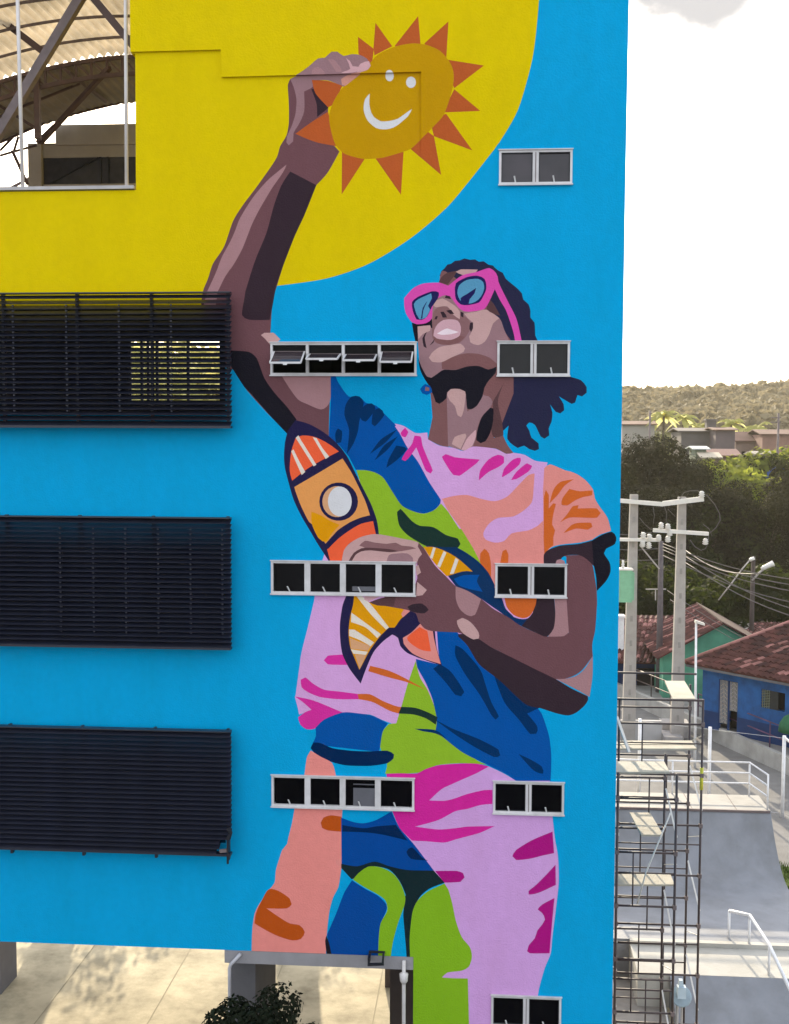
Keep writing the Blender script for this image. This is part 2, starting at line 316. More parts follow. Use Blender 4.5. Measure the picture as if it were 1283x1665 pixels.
for t in ('T15 575,88! 600,130 600,250! 640,205! 662,210 640,300 630,390 655,440 640,500 640,570 600,600 562,655! 555,500 558,150!', 'T15 820,-5! 700,20 640,90 608,205! 680,130 740,50',
          'T15 780,80! 870,100 980,95 978,135 900,150 830,180 760,225 712,220 720,160', 'T15 860,220 852,250! 1020,250 1052,290 1020,330 900,330 780,330 698,372! 760,300 810,230',
          'T15 728,465! 800,392 860,375 970,375 980,410 940,435 840,425', 'T15 5,640! 40,600 80,640 98,740 98,900! 60,850 0,760!', 'T15 178,725! 200,620 230,605 250,650 247,725!'):
    S(s, 'orange', t)
S(s, 'green', 'T10 895,540! 1040,545 1140,580 1220,680 1283,770 T13 430,960 500,1070 600,1130 690,1150 780,1120 840,1062! 900,1130 1000,1283 T14 520,560 600,690 655,800! 600,760 500,690! 280,690! 240,650 130,640 0,610! T11 740,320! T10 1130,1200! 1040,950 960,750')
S(s, 'deep', 'T14 103,450 125,430 200,510 250,540 340,550 420,600 500,625 517,660 490,692! 400,690 290,672 240,645 170,600 118,540')
S(s, 'cobalt', 'T5 712,600! 745,610! 760,645 830,740 900,740 940,780 1010,800 1060,850 1100,890 1140,930 T13 440,390 480,450 550,580 640,700 740,880 838,1030 835,1062 780,1120 690,1150 600,1130 500,1080 430,980 380,900 330,830 260,790 170,770 100,770! T5 830,1130! 770,1060! 700,1000! 712,800')
for t in ('T5 812,790 850,740 900,740 928,780 900,900 890,970 860,1050 818,1115! 832,960 802,860', 'T5 930,800 980,785 1005,820 940,905 900,870', 'T5 990,840 1030,815 1062,860 1000,935 980,920',
          'T5 760,948 787,965 780,1040 750,1045 742,985', 'T5 1145,955! 1070,1040 968,1115! 1040,1020', 'T5 1150,1000! 1085,1085 998,1158! 1060,1060', 'T5 1140,1060! 1208,1080 1150,1150 1075,1205! 1092,1145'):
    S(s, 'navy', t)
S(s, 'magenta', 'T13 610,472 662,478 680,560 720,660 768,775 750,802 710,780 660,660 625,575! 580,640 530,692 498,680 530,620 590,540')
S(s, 'magenta', 'T13 530,403 556,440 530,488 500,478 488,450')
S(s, 'magenta', 'T13 848,655 880,633 960,660 1178,680! 1150,712 1000,822 950,815 900,750')
S(s, 'magenta', 'T14 636,245! 645,180 700,108 760,78 800,92 800,130 760,160 700,190')
S(s, 'magenta', 'T14 786,225! 800,170 860,108 908,98 900,142 830,200')
S(s, 'magenta', 'T14 846,243! 880,190 950,133 983,150 960,187 880,237')
# lower torso
S(s, 'green', 'T18 1065,270! 1100,400 1160,500 1210,620 1240,720 1245,820 1283,880! T19 560,910 650,955! 480,945 300,960 180,1010 0,1018! T18 820,1175! 835,1090 780,960 790,850 850,775! 910,770! 950,640 1000,460')
S(s, 'cobalt', 'T19 300,10! 440,30! 580,200 720,350 1000,560 1030,600 1080,750 1097,900 1092,1068! 850,1068! 800,1030 650,955! 480,870 350,770 290,730! 300,640 270,500 220,380 165,280 155,220! 320,260! 310,150')
for t in ('T19 320,255! 400,310 492,450 470,480 430,470 360,380 275,288!', 'T19 430,125! 480,150 600,290 640,400 680,520 732,620 710,642 680,610 600,470 500,330 430,200', 'T19 700,340! 1015,560! 930,600! 1000,690 992,740 950,742 870,640 770,520',
          'T19 285,640! 400,700 600,780 730,850 742,890 700,902 560,830 420,740', 'T19 868,880! 950,918 1030,968 1040,1018 980,1000 920,940', 'T19 145,705! 290,715 370,775! 290,738 200,722'):
    S(s, 'navy', t)
for t in ('T18 328,265 360,228 500,218! 520,302! 360,297', 'T18 143,420! 180,402 240,450 330,500 450,515 605,535! 612,577! 450,577 300,560 200,520 150,480', 'T18 95,555! 220,580 330,620 482,685! 380,730 300,785 250,815 190,818 140,780 122,722! 180,680 230,662! 160,600'):
    S(s, 'magenta', t)
S(s, 'orange', 'T18 600,535! 700,538 800,590 900,630 952,640! 930,692! 850,667 720,600 608,577!')
S(s, 'deep', 'T18 950,638! 1060,645 1160,680 1242,722! 1226,782! 1150,732 1050,700 928,692!')
S(s, 'orange', 'T18 700,308! 850,348 980,408 1155,505! 1000,442 850,402 685,352!')
S(s, 'cobalt', 'T18 262,805! 330,740 480,683 600,690 720,710 842,770! 800,840 780,960! 770,1000! 235,940! 265,870')
S(s, 'hipnavy', 'T18 245,925! 300,928 400,970 550,990 700,995 840,990 892,1020 888,1052 840,1090 700,1112 500,1107 370,1072 250,1005 222,970')

# --- trousers
q = 'painted_trousers'
S(q, 'legsalmon', 'T20 520,100! 600,150 690,200 720,295! P 557,1316! T20 775,560! 770,640 782,900! 765,1050 740,1200 T21 700,290 670,400 650,570 640,770! 45,760! 50,560 70,420 110,340 190,225 T20 230,1160 240,1060 270,960 290,900 330,850 340,800 370,680 390,565! 470,290! 490,150')
S(q, 'rust', 'T20 600,680 620,640 680,620 768,632! 772,752! 660,742 610,720')
S(q, 'rust', 'T21 68,500! 80,420 120,330 180,228 260,240 350,300 367,345 330,380 165,380! 250,440 350,500 430,515 472,570 440,625 370,637 250,600 150,550')
S(q, 'salmon', 'T20 718,990 740,970 768,975! 768,1025! 730,1020')
S(q, 'lilac', 'T22 535,190! 780,185 950,120 1150,105 T24 180,110 270,130! 380,180 490,245! 760,245! 780,520! 800,700 825,850 832,1050 808,1283 T25 782,500 768,640 720,760 680,900 665,975! P 876,1640! 870,2300! 720,2300! T23 700,1200! 700,620 800,290 770,230! T22 1000,1060 910,960 760,760 640,620 580,470!')
S(q, 'berry', 'T22 535,188! 640,184 780,185 850,150 950,120 1150,105 T24 180,108 272,130! 180,180 0,260 T22 980,310 878,402! 1000,405 1086,385 T24 100,350 230,320 300,318! 300,430! 200,440 100,470 0,490 T22 950,560 765,612! 950,635 1086,625 T24 100,612 318,608! 200,662 0,716 T22 1000,740 850,730 740,725! 640,620 575,470!')
for t in ('T24 782,652! 620,720 490,800 460,850 490,880 600,870 700,845 794,825!', 'T24 806,918! 740,990 650,1080 590,1130 590,1157 650,1150 720,1122 808,1080!', 'T25 797,198! 700,250 663,290 700,320 722,370 700,410 660,460 640,520 590,580 578,625 600,642 758,642! 778,400'):
    S(q, 'plum', t)
S(q, 'plum', 'T22 925,968! 1100,968 1150,985 1162,1020 1130,1055 1000,1062!')
S(q, 'hipblue', 'T22 172,540! 270,575 350,585 450,560 575,490! 640,620 760,760 915,965! 700,975! 440,920! 300,970 175,950!')
S(q, 'hipnavy', 'T22 182,600! 350,625 450,610 610,598! 705,725! 520,680 380,660 180,652!')
S(q, 'hipnavy', 'T22 695,815 740,778 820,860 870,885! 800,880 730,870')
S(q, 'murk', 'T22 172,910! 300,930 440,893 560,930 700,960 915,965! 1002,1062! 880,1110 800,1180 750,1283 T23 450,500 430,620 420,800 430,990! 385,990! 370,800 350,560 350,540 370,360 T22 690,1160 640,1050 560,960 440,930 370,945 270,1030! 255,1035! 172,945!')
S(q, 'hipblue', 'T21 850,155! 950,220 1060,280 1128,350 1125,400 1085,500 1068,650 1062,775! 680,775! 660,640 650,590! 720,430 790,250')
S(q, 'ink', 'T21 645,595! 668,660 692,775! 650,775! 635,640')
S(q, 'leaf', 'T21 858,150! 900,100 980,45 1080,50 1180,100 1240,180 1277,280 1270,360 1220,500 1180,650 1160,785! 1060,785! 1065,620 1080,500 1132,400 1120,320 1060,270 950,210')
S(q, 'leaf', 'T23 770,230! 810,290 850,430 890,620 950,780 1030,880 1052,980 1020,1080 950,1120 800,1140 745,1190! 850,1197 1010,1200! 1022,1665! P 764,2300! 660,2300! T23 420,1665! 420,985! 415,800 430,620 450,500 500,400 600,310')

# --- rocket and right arm
z = 'painted_rocket'
S(z, 'tealnavy', 'T14 490,680! 560,720 640,780 700,850 740,930 T16 810,470 870,560 900,640 960,700 T17 400,230 480,250 560,220 600,70! 640,360! 450,300 300,200 T16 800,630 700,560 600,510 500,460! 400,330! T14 290,670! 400,680')
S(s, 'cobalt', 'T16 485,400! 560,372 690,368! 668,420 715,505! 600,480 520,450')
S(z, 'ramber', 'T16 240,145! 320,145 420,180 520,240 635,342! 560,340 425,380! 350,300 280,210')
for t in ('T16 318,147! 338,152! 312,240! 292,228!', 'T16 402,177! 424,190! 372,312! 350,297!', 'T16 497,232! 522,248! 482,358! 452,362!'):
    S(z, 'rcream', t, False)
S(z, 'rnavy', 'T10 180,130! 150,250 140,400 150,520 190,680 240,850 320,1020 420,1190 T11 110,420 215,580! 215,700! 745,700! 745,310! T10 1110,1070 1050,900 960,720 880,560 800,400 700,270 560,150 400,60 260,20!')
S(z, 'rred', 'T10 262,205! 330,180 440,190 540,230 640,290 712,347! 550,430 380,530 225,652! 200,550 205,430 220,330')
for t in ('T10 262,205! 290,178! 350,280 478,485! 450,502! 360,360', 'T10 440,198! 480,208! 540,310 612,400! 575,425! 500,300', 'T10 215,345! 238,325! 300,450 362,560! 325,592! 270,470'):
    S(z, 'rcream', t)
S(z, 'rorange', 'T10 248,717! 500,570 750,420! 840,560 920,720 990,870 1037,1012! 930,1040 820,1090 700,1170 600,1283 T11 190,412! 130,330 60,220 T10 400,1080 320,920 270,790')
S(z, 'ramber', 'T10 425,975! 520,1010 620,1070 722,1112! 650,1190 580,1290 500,1250 430,1100')
EL(z, 'rnavy', 'T10', 710, 870, 202, 200); EL(z, 'tan', 'T10', 692, 870, 152, 162); EL(z, 'white', 'T10', 722, 868, 124, 156)
S(z, 'rred', 'T11 205,470! 330,350 450,265 560,200 682,165! 715,320! 650,330 480,380 400,450 340,640! 250,640!')
S(z, 'rnavy', 'T11 180,420! 300,290 420,200 530,150 682,132! 684,175! 560,203 440,270 320,360 215,465!')
S(z, 'rnavy', 'T12 245,120! 200,230 175,400 180,560 200,670 260,790 355,917! 410,770 470,640 550,550 630,490! 680,520 700,590 760,650 850,690 1062,762! 1015,600 1000,440! 880,400! 870,290! 780,285! 600,430! 320,120!')
S(z, 'ramber', 'T12 300,130! 360,160 440,215 600,235 770,255 787,285! 700,360 650,430 600,430! 520,510 440,620 390,710 345,797! 300,690 265,600 250,470 265,330 290,230')
for t in ('T12 298,130! 345,135! 440,225 602,430! 575,447! 440,310', 'T12 275,300! 310,325 532,488! 500,522! 400,430 272,382!', 'T12 255,445! 300,448 472,560! 442,592! 350,540 255,502!', 'T12 270,618! 340,630 418,640! 402,667! 292,657!'):
    S(z, 'rcream', t)
S(z, 'tan', 'T12 262,520! 442,592! 418,632! 270,612!', False); S(z, 'tan', 'T12 305,665! 402,668! 348,792!', False)
S(z, 'salmon', 'T12 740,257! 787,285! 722,342! 708,312!', False)
S(z, 'salmon', 'T12 872,397! 982,455! 1000,560 1052,747! 900,700 800,650 730,570 722,520! 800,470')
S(z, 'rred', 'T12 868,425! 935,460! 967,637! 900,630 820,590 758,520')
# forearm, elbow, upper arm
S(h, 'sk1', 'T16 190,100! 240,150 330,290 420,380 500,460 600,510 700,560 800,640 930,715 T17 450,300 600,370 690,400 T17 720,400! 880,370! 860,40! P 921,905! T15 700,660! 860,655 930,680 980,740 1000,850 1015,950 1020,1050 T17 1125,150 1110,350 1085,470 1090,570! 1000,690 930,740 850,768 770,772! 600,690 400,590 200,490 100,425! T16 510,830! 310,820 250,800 200,740 180,680 110,650! 60,640! 0,630! P 625,985! 625,930! T16 150,520! 190,400! 190,260!')
S(h, 'sk4', 'T11 350,640! 380,480 450,400 560,340 700,310 850,330 1000,360 1110,380 1160,400 1150,440 1195,520 1160,560! 1130,640!')
S(h, 'mauve', 'T11 540,430! 600,380 700,398 830,412 920,400 980,430 1080,440 1135,460! 950,492 860,480 640,470 580,445')
S(h, 'umber', 'T11 430,590! 480,510 560,460 640,452 860,468 955,490! 860,500 650,480 560,492 500,530 465,590!')
S(h, 'sk2', 'T11 815,640! 850,530 950,512 1040,512 1100,560 1100,640!')
S(h, 'sk4', 'T16 200,290! 220,350! 185,375! 175,300!', False); S(h, 'sk4', 'T16 190,425! 267,490! 232,532! 180,540!', False)
S(h, 'sk5', 'T12 385,185! 400,120! 520,120! 512,165! 420,205!', False)
S(h, 'umber', 'T12 430,210! 540,172 660,162! 645,242! 500,238')
S(h, 'sk0', 'T16 110,625! 150,605 230,600 282,650 250,677 180,672 130,655')
S(h, 'sk0', 'T17 -80,380! 0,375! 100,422 200,490 400,590 600,690 770,772 900,850 1048,920! 1050,950 1020,1000 950,1060 880,1087 780,1070 630,1022! 500,985 300,800 240,750 100,640 0,480 -80,400!')
S(h, 'sk3', 'T17 1090,570! 1087,750 1062,925! 950,862 768,770! 860,767 950,740 1020,680')
S(h, 'sk0', 'T15 558,760! 558,650 600,608 700,573 860,558 980,528! 1000,760! 930,690 860,655 740,660 700,700 700,760!')
S(h, 'sk3', 'T15 655,740! 670,700 700,690 735,705 745,740!')
S(h, 'ink', 'T15 975,530! 1060,480 1150,453 1187,500 1175,560 1100,600 1080,640 1130,720 1137,800 1100,880 1018,968! 1012,850 990,730')
S(h, 'sk0', 'T17 560,40! 750,40! 765,200 750,330 690,402 600,370 470,310! 520,250 570,190')
S(h, 'sk3', 'T17 752,40! 860,40! 870,200 882,365! 840,397 698,402! 750,330 765,200')
S(s, 'orange', 'T17 318,40! 605,40! 592,130 545,220 480,242 400,212 340,140')
S(h, 'sk3', 'T16 498,460! 600,500 702,562! 652,690 590,692 530,640 500,560')
S(h, 'sk4', 'T16 508,735 550,714 620,750 682,830 682,880 640,887 560,840 520,785')

ILL = (1.0, 1.0, 1.0)
def paintmat(c):
    l = lin(PAL[c]); l = tuple(min(.88, v * .92 / ILL[i] + .0006) for i, v in enumerate(l))
    return mat(c + '_wall_paint', l, rough=.85, var=.03, vscale=9, bump=.45, bscale=38, spec=.03, stain=.055, sscale=2.0)

WX0, WX1, WZT = -11.5, 2.064, 21.3
H0 = CAM.z
def wz(v): return H0 + v                      # heights measured from the camera level
ZB = pl(25, 1531.8).z                          # underside of the raised storeys
WIN2 = [(0.199, 1.282, wz(3.79), wz(4.293)), (0.199, 1.282, wz(.961), wz(1.469)), (0.199, 1.282, wz(-2.382), wz(-1.884)), (0.199, 1.282, wz(-5.737), wz(-5.242)), (0.199, 1.282, wz(-9.12), wz(-8.624))]
WIN4 = [(-3.249, -1.016, wz(.970), wz(1.461)), (-3.249, -1.016, wz(-2.385), wz(-1.879)), (-3.249, -1.016, wz(-5.727), wz(-5.236))]
def lo(y0, y1): return (-10.8, pl(366, y0).x, pl(200, y1).z, pl(200, y0).z)
LOUV = [lo(496, 672), lo(853, 1035), lo(1200, 1366)]

def build_facade(root):
    verts = []; faces = []; meta = []
    def addpoly(pts, m):
        a = sum(pts[i][0] * pts[(i + 1) % len(pts)][1] - pts[(i + 1) % len(pts)][0] * pts[i][1] for i in range(len(pts)))
        if a < 0: pts = pts[::-1]
        b = len(verts); verts.extend([Vector(p) for p in pts]); faces.append(list(range(b, b + len(pts)))); meta.append(m)
    xs = pl(672, 1600).x
    wall = [(WX0, ZB), (xs, ZB), (xs, 0.0), (WX1, 0.0), (WX1, WZT), (pl(213, 40).x, WZT), (pl(213, 40).x, pl(213, 87).z), (pl(221, 200).x, pl(221, 87).z), (pl(221, 300).x, pl(221, 309).z), (WX0, pl(221, 309).z)]
    addpoly(wall, ('wall', 'blue'))
    # proud upper skim of the wall: a shallow step
    def P2(x, y): p = pl(x, y); return (p.x, p.z)
    zt = pl(685, 118).z; zb_ = pl(685, 300).z; xr_ = pl(684.5, 200).x
    addpoly([(WX0, WZT + .5), (WX0, P2(213, 88)[1]), P2(360, 82), P2(361, 126.5), (xr_, zt), (WX1 + .1, zt), (WX1 + .1, WZT + .5)], ('full', None))
    addpoly([(xr_, zt), (xr_, zb_), (WX1 + .1, zb_), (WX1 + .1, zt)], ('taper', None))
    for grp, c, txt, sm in SH:
        pts = []
        for (x, y) in parse(txt, sm):
            p = pl(x, y); p2 = (min(max(p.x, WX0 - 1), WX1 + 1), min(max(p.z, -1), WZT + 1))
            if not pts or math.dist(pts[-1], p2) > .004: pts.append(p2)
        addpoly(pts, (grp, c))
    for r in WIN2 + WIN4 + LOUV:
        e = .012 if r in LOUV else .0
        addpoly([(r[0], r[2]), (r[1], r[2]), (r[1], r[3]), (r[0], r[3])], ('hole', None))
    ov, oe, of, _, _, ofo = delaunay_2d_cdt(verts, [], faces, 1, 1e-5)
    info = []
    for f, srcs in zip(of, ofo):
        ms = [meta[i] for i in srcs]; kinds = [m[0] for m in ms]
        if 0 not in srcs or 'hole' in kinds: info.append(None); continue
        top = max(i for i in srcs if meta[i][1] is not None)
        info.append((meta[top][0], meta[top][1], 'full' in kinds, 'taper' in kinds))
    def dep(z, pf, pt):
        if pf: return .045
        if pt: return .045 * max(0, min(1, (z - zb_) / (zt - zb_)))
        return 0.0
    edges = {}
    for i, f in enumerate(of):
        for j in range(len(f)): edges.setdefault(frozenset((f[j], f[(j + 1) % len(f)])), []).append(i)
    groups = {}
    def G(grp, c):
        if grp not in groups: groups[grp] = (MB(), {})
        mb, mm = groups[grp]
        if c not in mm: mm[c] = len(mm)
        mb.mi = mm[c]; return mb
    for i, f in enumerate(of):
        if info[i] is None: continue
        grp, c, pf, pt = info[i]
        P3 = [Vector((ov[k].x, -dep(ov[k].y, pf, pt), ov[k].y)) for k in f]
        mb = G(grp, c); mb.add(P3, [tuple(range(len(f)))])
        for j in range(len(f)):
            a, b = f[j], f[(j + 1) % len(f)]; nb = [q for q in edges[frozenset((a, b))] if q != i]
            A, B = P3[j], P3[(j + 1) % len(f)]
            if not nb or info[nb[0]] is None:
                mb.quad(B, A, Vector((A.x, .22, A.z)), Vector((B.x, .22, B.z)))
            else:
                o = info[nb[0]]
                dA = -dep(ov[a].y, o[2], o[3]); dB = -dep(ov[b].y, o[2], o[3])
                if (A.y < dA - 1e-6 or B.y < dB - 1e-6):
                    mb.quad(B, A, Vector((A.x, dA, A.z)), Vector((B.x, dB, B.z)))
    made = {}
    wall_o = None
    order = ['wall', 'painted_sky_disc', 'painted_person'] + [n for n in groups if n not in ('wall', 'painted_sky_disc', 'painted_person')]
    for n in order:
        mb, mm = groups[n]; ms = [paintmat(c) for c in sorted(mm, key=lambda q: mm[q])]
        par = root
        if n in ('painted_hair', 'painted_sunglasses', 'painted_shirt', 'painted_trousers'): par = made['painted_person']
        nm = {'wall': 'front_wall'}.get(n, n)
        made[n] = part(nm, mb, ms, par)
        if n == 'wall': wall_o = made[n]
    return made
# ------------------------------------------------------------------ shared materials
M_INT = mat('darkened_interior_plaster', (.045, .043, .042), .9, .1)  # plaster darkened: the unlit look of the rooms is in the colour
M_CONC = mat('bare_concrete', (.30, .285, .27), .85, .14, 3, .3, 30, stain=.25)
M_FRAME = mat('window_frame_paint', (.56, .545, .55), .5, .08, 8, spec=.3, stain=.2)
M_GLASS = mat('dark_window_glass', (.002, .002, .003), .1, .3, 1.2, spec=.06)
M_GLASS2 = mat('smoky_window_glass', (.032, .024, .028), .1, .4, 1.5, spec=.4)
M_LOUV = mat('navy_louvre_metal', (.012, .014, .026), .42, .25, 3, spec=.5)
M_LOUVD = mat('louvre_bracket_metal', (.008, .009, .014), .5, .1)
M_STEEL = mat('brown_primed_steel', (.075, .045, .042), .6, .2, 5, spec=.4)
M_STEEL2 = mat('dusty_steel', (.13, .10, .10), .6, .2, 5, spec=.4)
M_PIPE = mat('white_plastic_pipe', (.55, .52, .51), .45, .08, 6)
M_ROOFW = mat('ribbed_roof_sheet', (.60, .50, .35), .5, .3, 1.2, stain=.4, transl=.5)
M_ROOFG = mat('grey_roof_sheet', (.20, .17, .15), .6, .12, 2, stain=.2)
M_PLAST = mat('terrace_render', (.34, .31, .285), .85, .1, 2, .2, 30, stain=.2)
M_WHITE = mat('white_painted_steel', (.72, .72, .74), .4, .08, 8, spec=.5)
M_LATCH = mat('window_latch_metal', (.6, .6, .6), .35, .05)

# ------------------------------------------------------------------ main building
bld = thing('mural_building', (WX1, 0, 0), 'tall blue and yellow building with a mural of a person holding a smiling sun', 'building')
made = build_facade(bld)
YB = 9.6; YR = 7.0
mb = MB()
mb.box(WX1 - .22, WX1 - .002, .22, YR - .25, ZB, WZT)
part('side_wall', mb, paintmat('blue'), bld)
mb = MB(); mb.box(pl(672, 1600).x + .01, WX1 - .002, .222, YR - .26, 0, ZB - .003)
part('ground_floor_block', mb, M_CONC, bld)
# rear wall with the one opening that shows daylight through the top louvre
ra = pl(214, 556, YB); rb = pl(362, 660, YB)
mb = MB()
mb.box(-14, ra.x, YB - .25, YB, ZB, 16.1); mb.box(rb.x, -.85, YB - .25, YB, ZB, 16.1); mb.box(-.85, WX1, YR - .25, YR, ZB, 16.1)
mb.box(ra.x, rb.x, YB - .25, YB, ZB, rb.z); mb.box(ra.x, rb.x, YB - .25, YB, ra.z, 16.1)
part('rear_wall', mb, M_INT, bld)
mb = MB(); wdt = rb.x - ra.x
for k in (0.0, .13, .2, .3, .42, .64, 1.0):
    x = ra.x + wdt * k; mb.box(x - .03, x + .03, YB - .17, YB - .1, rb.z, ra.z)
mb.box(ra.x, rb.x, YB - .165, YB - .105, ra.z - .5, ra.z - .45); mb.box(ra.x, rb.x, YB - .165, YB - .105, rb.z, rb.z + .05)
part('window_frame', mb, M_LOUVD, bld)
# floors, roof slab, inner partition, end wall
xs0 = pl(672, 1600).x
mb = MB()
zsill = pl(100, 309).z
def sl_(z0, z1): mb.box(-14, -.97, .225, YB - .26, z0, z1); mb.box(-.969, WX1 - .23, .225, YR - .26, z0, z1)
sl_(ZB + .004, ZB + .25)
for z in (wz(-3.55), wz(-.25)): sl_(z - .2, z)
sl_(15.95, 16.1)
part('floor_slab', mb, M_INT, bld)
xp = pl(400, 800).x
for (a, b) in ((ZB + .26, wz(-3.76)), (wz(-3.54), wz(-.46)), (wz(-.24), 15.94)):
    for (u, v) in ((xp, xp + .12), (-14, -13.8), (-.95, -.85)):
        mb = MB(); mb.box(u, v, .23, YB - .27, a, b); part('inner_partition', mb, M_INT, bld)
mb = MB(); mb.box(pl(221, 200).x + .01, WX1 - .24, .225, .4, 16.11, WZT); mb.box(pl(221, 200).x, pl(221, 200).x + .2, .41, YB, 16.11, WZT)
part('stair_tower_wall', mb, paintmat('yellow'), bld)

# underside beam, pipes and bracket below the painted wall
p0 = pl(393, 1551); p1 = pl(672, 1572)
mb = MB(); zt_ = ZB - .004
mb.box(pl(365, 1555).x, xs0 - .003, .004, .34, ZB - .21, zt_)
part('edge_beam', mb, mat('grey_edge_beam', (.26, .25, .26), .8, .1, 3, .2, 30, stain=.2), bld)
mb = MB(); a = pl(437 - 2, 1553).x
xq = pl(374, 1600).x
mb.tube([(pl(392, 1553).x, -.03, ZB - .04), (xq + .02, -.03, ZB - .22), (xq, -.03, ZB - .28), (xq, -.03, 0)], .028, 8)
part('downpipe', mb, mat('grey_plastic_pipe', (.42, .41, .43), .45, .1), bld)
mb = MB(); xq = pl(657, 1570).x
mb.tube([(xq, -.03, ZB - .05), (xq, -.03, ZB - .4), (xq + .01, -.03, 0)], .03, 8); mb.lathe((xq, -.03, ZB - .42), [(.03, 0), (.06, .04), (.07, .16), (.03, .18)], 10)
part('downpipe', mb, M_PIPE, bld)
mb = MB(); c0 = pl(600, 1543); c1 = pl(626, 1560)
mb.box(c0.x, c1.x, -.03, -.004, c0.z - .05, c0.z - .02); mb.box(c0.x, c0.x + .03, -.22, -.004, c0.z - .16, c0.z - .05)
mb.bar((c0.x, -.2, c0.z - .16), (c1.x, -.2, c0.z - .14), .05, .03); mb.bar((c1.x - .02, -.2, c0.z - .14), (c1.x - .02, -.004, c0.z - .05), .03, .03)
part('wall_bracket', mb, M_LOUVD, bld)

# sill and corner bead of the terrace opening
xo = pl(219, 300).x
mb = MB(); mb.box(WX0, xo - .003, -.05, .26, zsill - .0, zsill + .05)
part('sill', mb, mat('terrace_sill', (.42, .40, .40), .5, .1, 4, stain=.2), bld)

# --- windows
def win2(r, gl):
    x0, x1, z0, z1 = r; t = .034; xm = (x0 + x1) / 2; m = MB()
    m.box(x0, x1, -.022, .07, z1 - t, z1); m.box(x0, x1, -.022, .07, z0, z0 + t)
    for a, b in ((x0, x0 + t), (xm - .045, xm + .045), (x1 - t, x1)): m.box(a, b, -.0215, .0695, z0 + t, z1 - t)
    m.box(x0 - .012, x1 + .012, -.045, -.004, z1 + .001, z1 + .014)
    m.box(x0 - .01, x1 + .01, -.05, -.0225, z0 - .016, z0 + .004)
    w = part('window', m, M_FRAME, bld)
    m = MB(); m.box(xm - .006, xm + .006, -.026, -.0225, z0 + t, z1 - t); part('mullion_joint', m, M_STEEL2, w)
    for k, (a, b) in enumerate(((x0 + t, xm - .045), (xm + .045, x1 - t))):
        m = MB(); m.box(a - .002, b + .002, .02 + .012 * k, .026 + .012 * k, z0 + t - .002, z1 - t + .002); part('pane', m, gl, w)
        m = MB(); e = .012
        m.box(a, b, .0, .018, z1 - t - e, z1 - t - .001); m.box(a, b, .0, .018, z0 + t + .001, z0 + t + e)
        m.box(a + .001, a + e, .0, .018, z0 + t + e, z1 - t - e); m.box(b - e, b - .001, .0, .018, z0 + t + e, z1 - t - e)
        part('glazing_bead', m, M_LOUVD, w)
        c = (a + b) / 2 + (.0 if k else -.02)
        m = MB(); m.bar((c, -.01, z0 + t), (c - .02, -.05, z0 + t + .085), .02, .012); part('latch', m, M_LATCH, w)
    return w
M_GLASS3 = mat('grey_window_glass', (.008, .008, .010), .1, .4, 1.5, spec=.2)
for i, r in enumerate(WIN2): win2(r, M_GLASS2 if i < 1 else M_GLASS3 if i < 2 else M_GLASS)
M_BLIND = mat('pale_blind_behind_glass', (.10, .10, .115), .4, .1)
def win4(r, i):
    x0, x1, z0, z1 = r; t = .034; m = MB(); n = 4; cw = (x1 - x0 - t) / n
    m.box(x0, x1, -.022, .07, z1 - t, z1); m.box(x0, x1, -.022, .07, z0, z0 + t)
    for k in range(n + 1):
        hw = t / 2 if k in (0, n) else (.045 if i else .022)
        c = x0 + t / 2 + cw * k; m.box(c - hw, c + hw, -.0215, .0695, z0 + t, z1 - t)
    m.box(x0 - .012, x1 + .012, -.045, -.004, z1 + .001, z1 + .014); m.box(x0 - .01, x1 + .01, -.05, -.0225, z0 - .016, z0 + .004)
    w = part('window', m, M_FRAME, bld)
    for k in range(n):
        a = x0 + t / 2 + cw * k + .045; b = x0 + t / 2 + cw * (k + 1) - .045
        if i == 0:
            a -= .018; b += .018
            th = [.19, .10, .11, .17][k]; zh = pl(500, [572, 576, 577, 573][k]).z; L = .42
            m = MB(); m.box(a, b, .0, .035, zh - .012, zh + .012); part('transom', m, M_STEEL2, w)
            dd = Vector((0, -math.sqrt(L * L - th * th), -th)); A = Vector((a + .015, -.01, zh)); B = Vector((b - .015, -.01, zh)); f = MB()
            f.bar(A + dd, B + dd, .035, .03); f.bar(A, A + dd, .022, .022); f.bar(B, B + dd, .022, .022)
            f.bar(A + Vector((-.02, 0, .0)), A + dd * .55 + Vector((-.02, 0, 0)), .012, .012)
            part('awning_sash', f, M_FRAME, w, label='awning sash pushed open')
            m = MB(); u = dd * .93; m.slab([A + dd * .03 + Vector((.01, 0, 0)), B + dd * .03 - Vector((.01, 0, 0)), B + u - Vector((.01, 0, 0)), A + u + Vector((.01, 0, 0))], (0, 0, .005)); part('pane', m, M_GLASS2, w)
            m = MB(); m.box(a, b, .03, .036, zh + .013, z1 - t); part('pane', m, M_GLASS, w)
            m = MB(); c = (A + B) / 2 + dd; m.box(c.x - .03, c.x + .03, c.y - .03, c.y - .018, c.z - .035, c.z - .01); part('latch', m, M_LATCH, w)
        else:
            m = MB(); m.box(a - .002, b + .002, .02 + .01 * (k % 2), .026 + .01 * (k % 2), z0 + t - .002, z1 - t + .002); part('pane', m, M_GLASS, w)
            c = (a + b) / 2 - .01
            m = MB(); m.bar((c + .012, -.01, z0 + t), (c - .022 + .01 * (i - 1), -.05, z0 + t + .085), .02, .012); part('latch', m, M_LATCH, w)
            if k == 2:
                m = MB()
                if i == 2: m.box(a + .12, b, .004, .016, z0 + t, z1 - t - .14); m.box(a + .12, b, .004, .016, z1 - t - .09, z1 - t - .075)
                else: m.box(a + .1, b, .004, .016, z0 + t + .02, z0 + t + .09)
                part('window_blind', m, M_BLIND, w)
for i, r in enumerate(WIN4): win4(r, i)

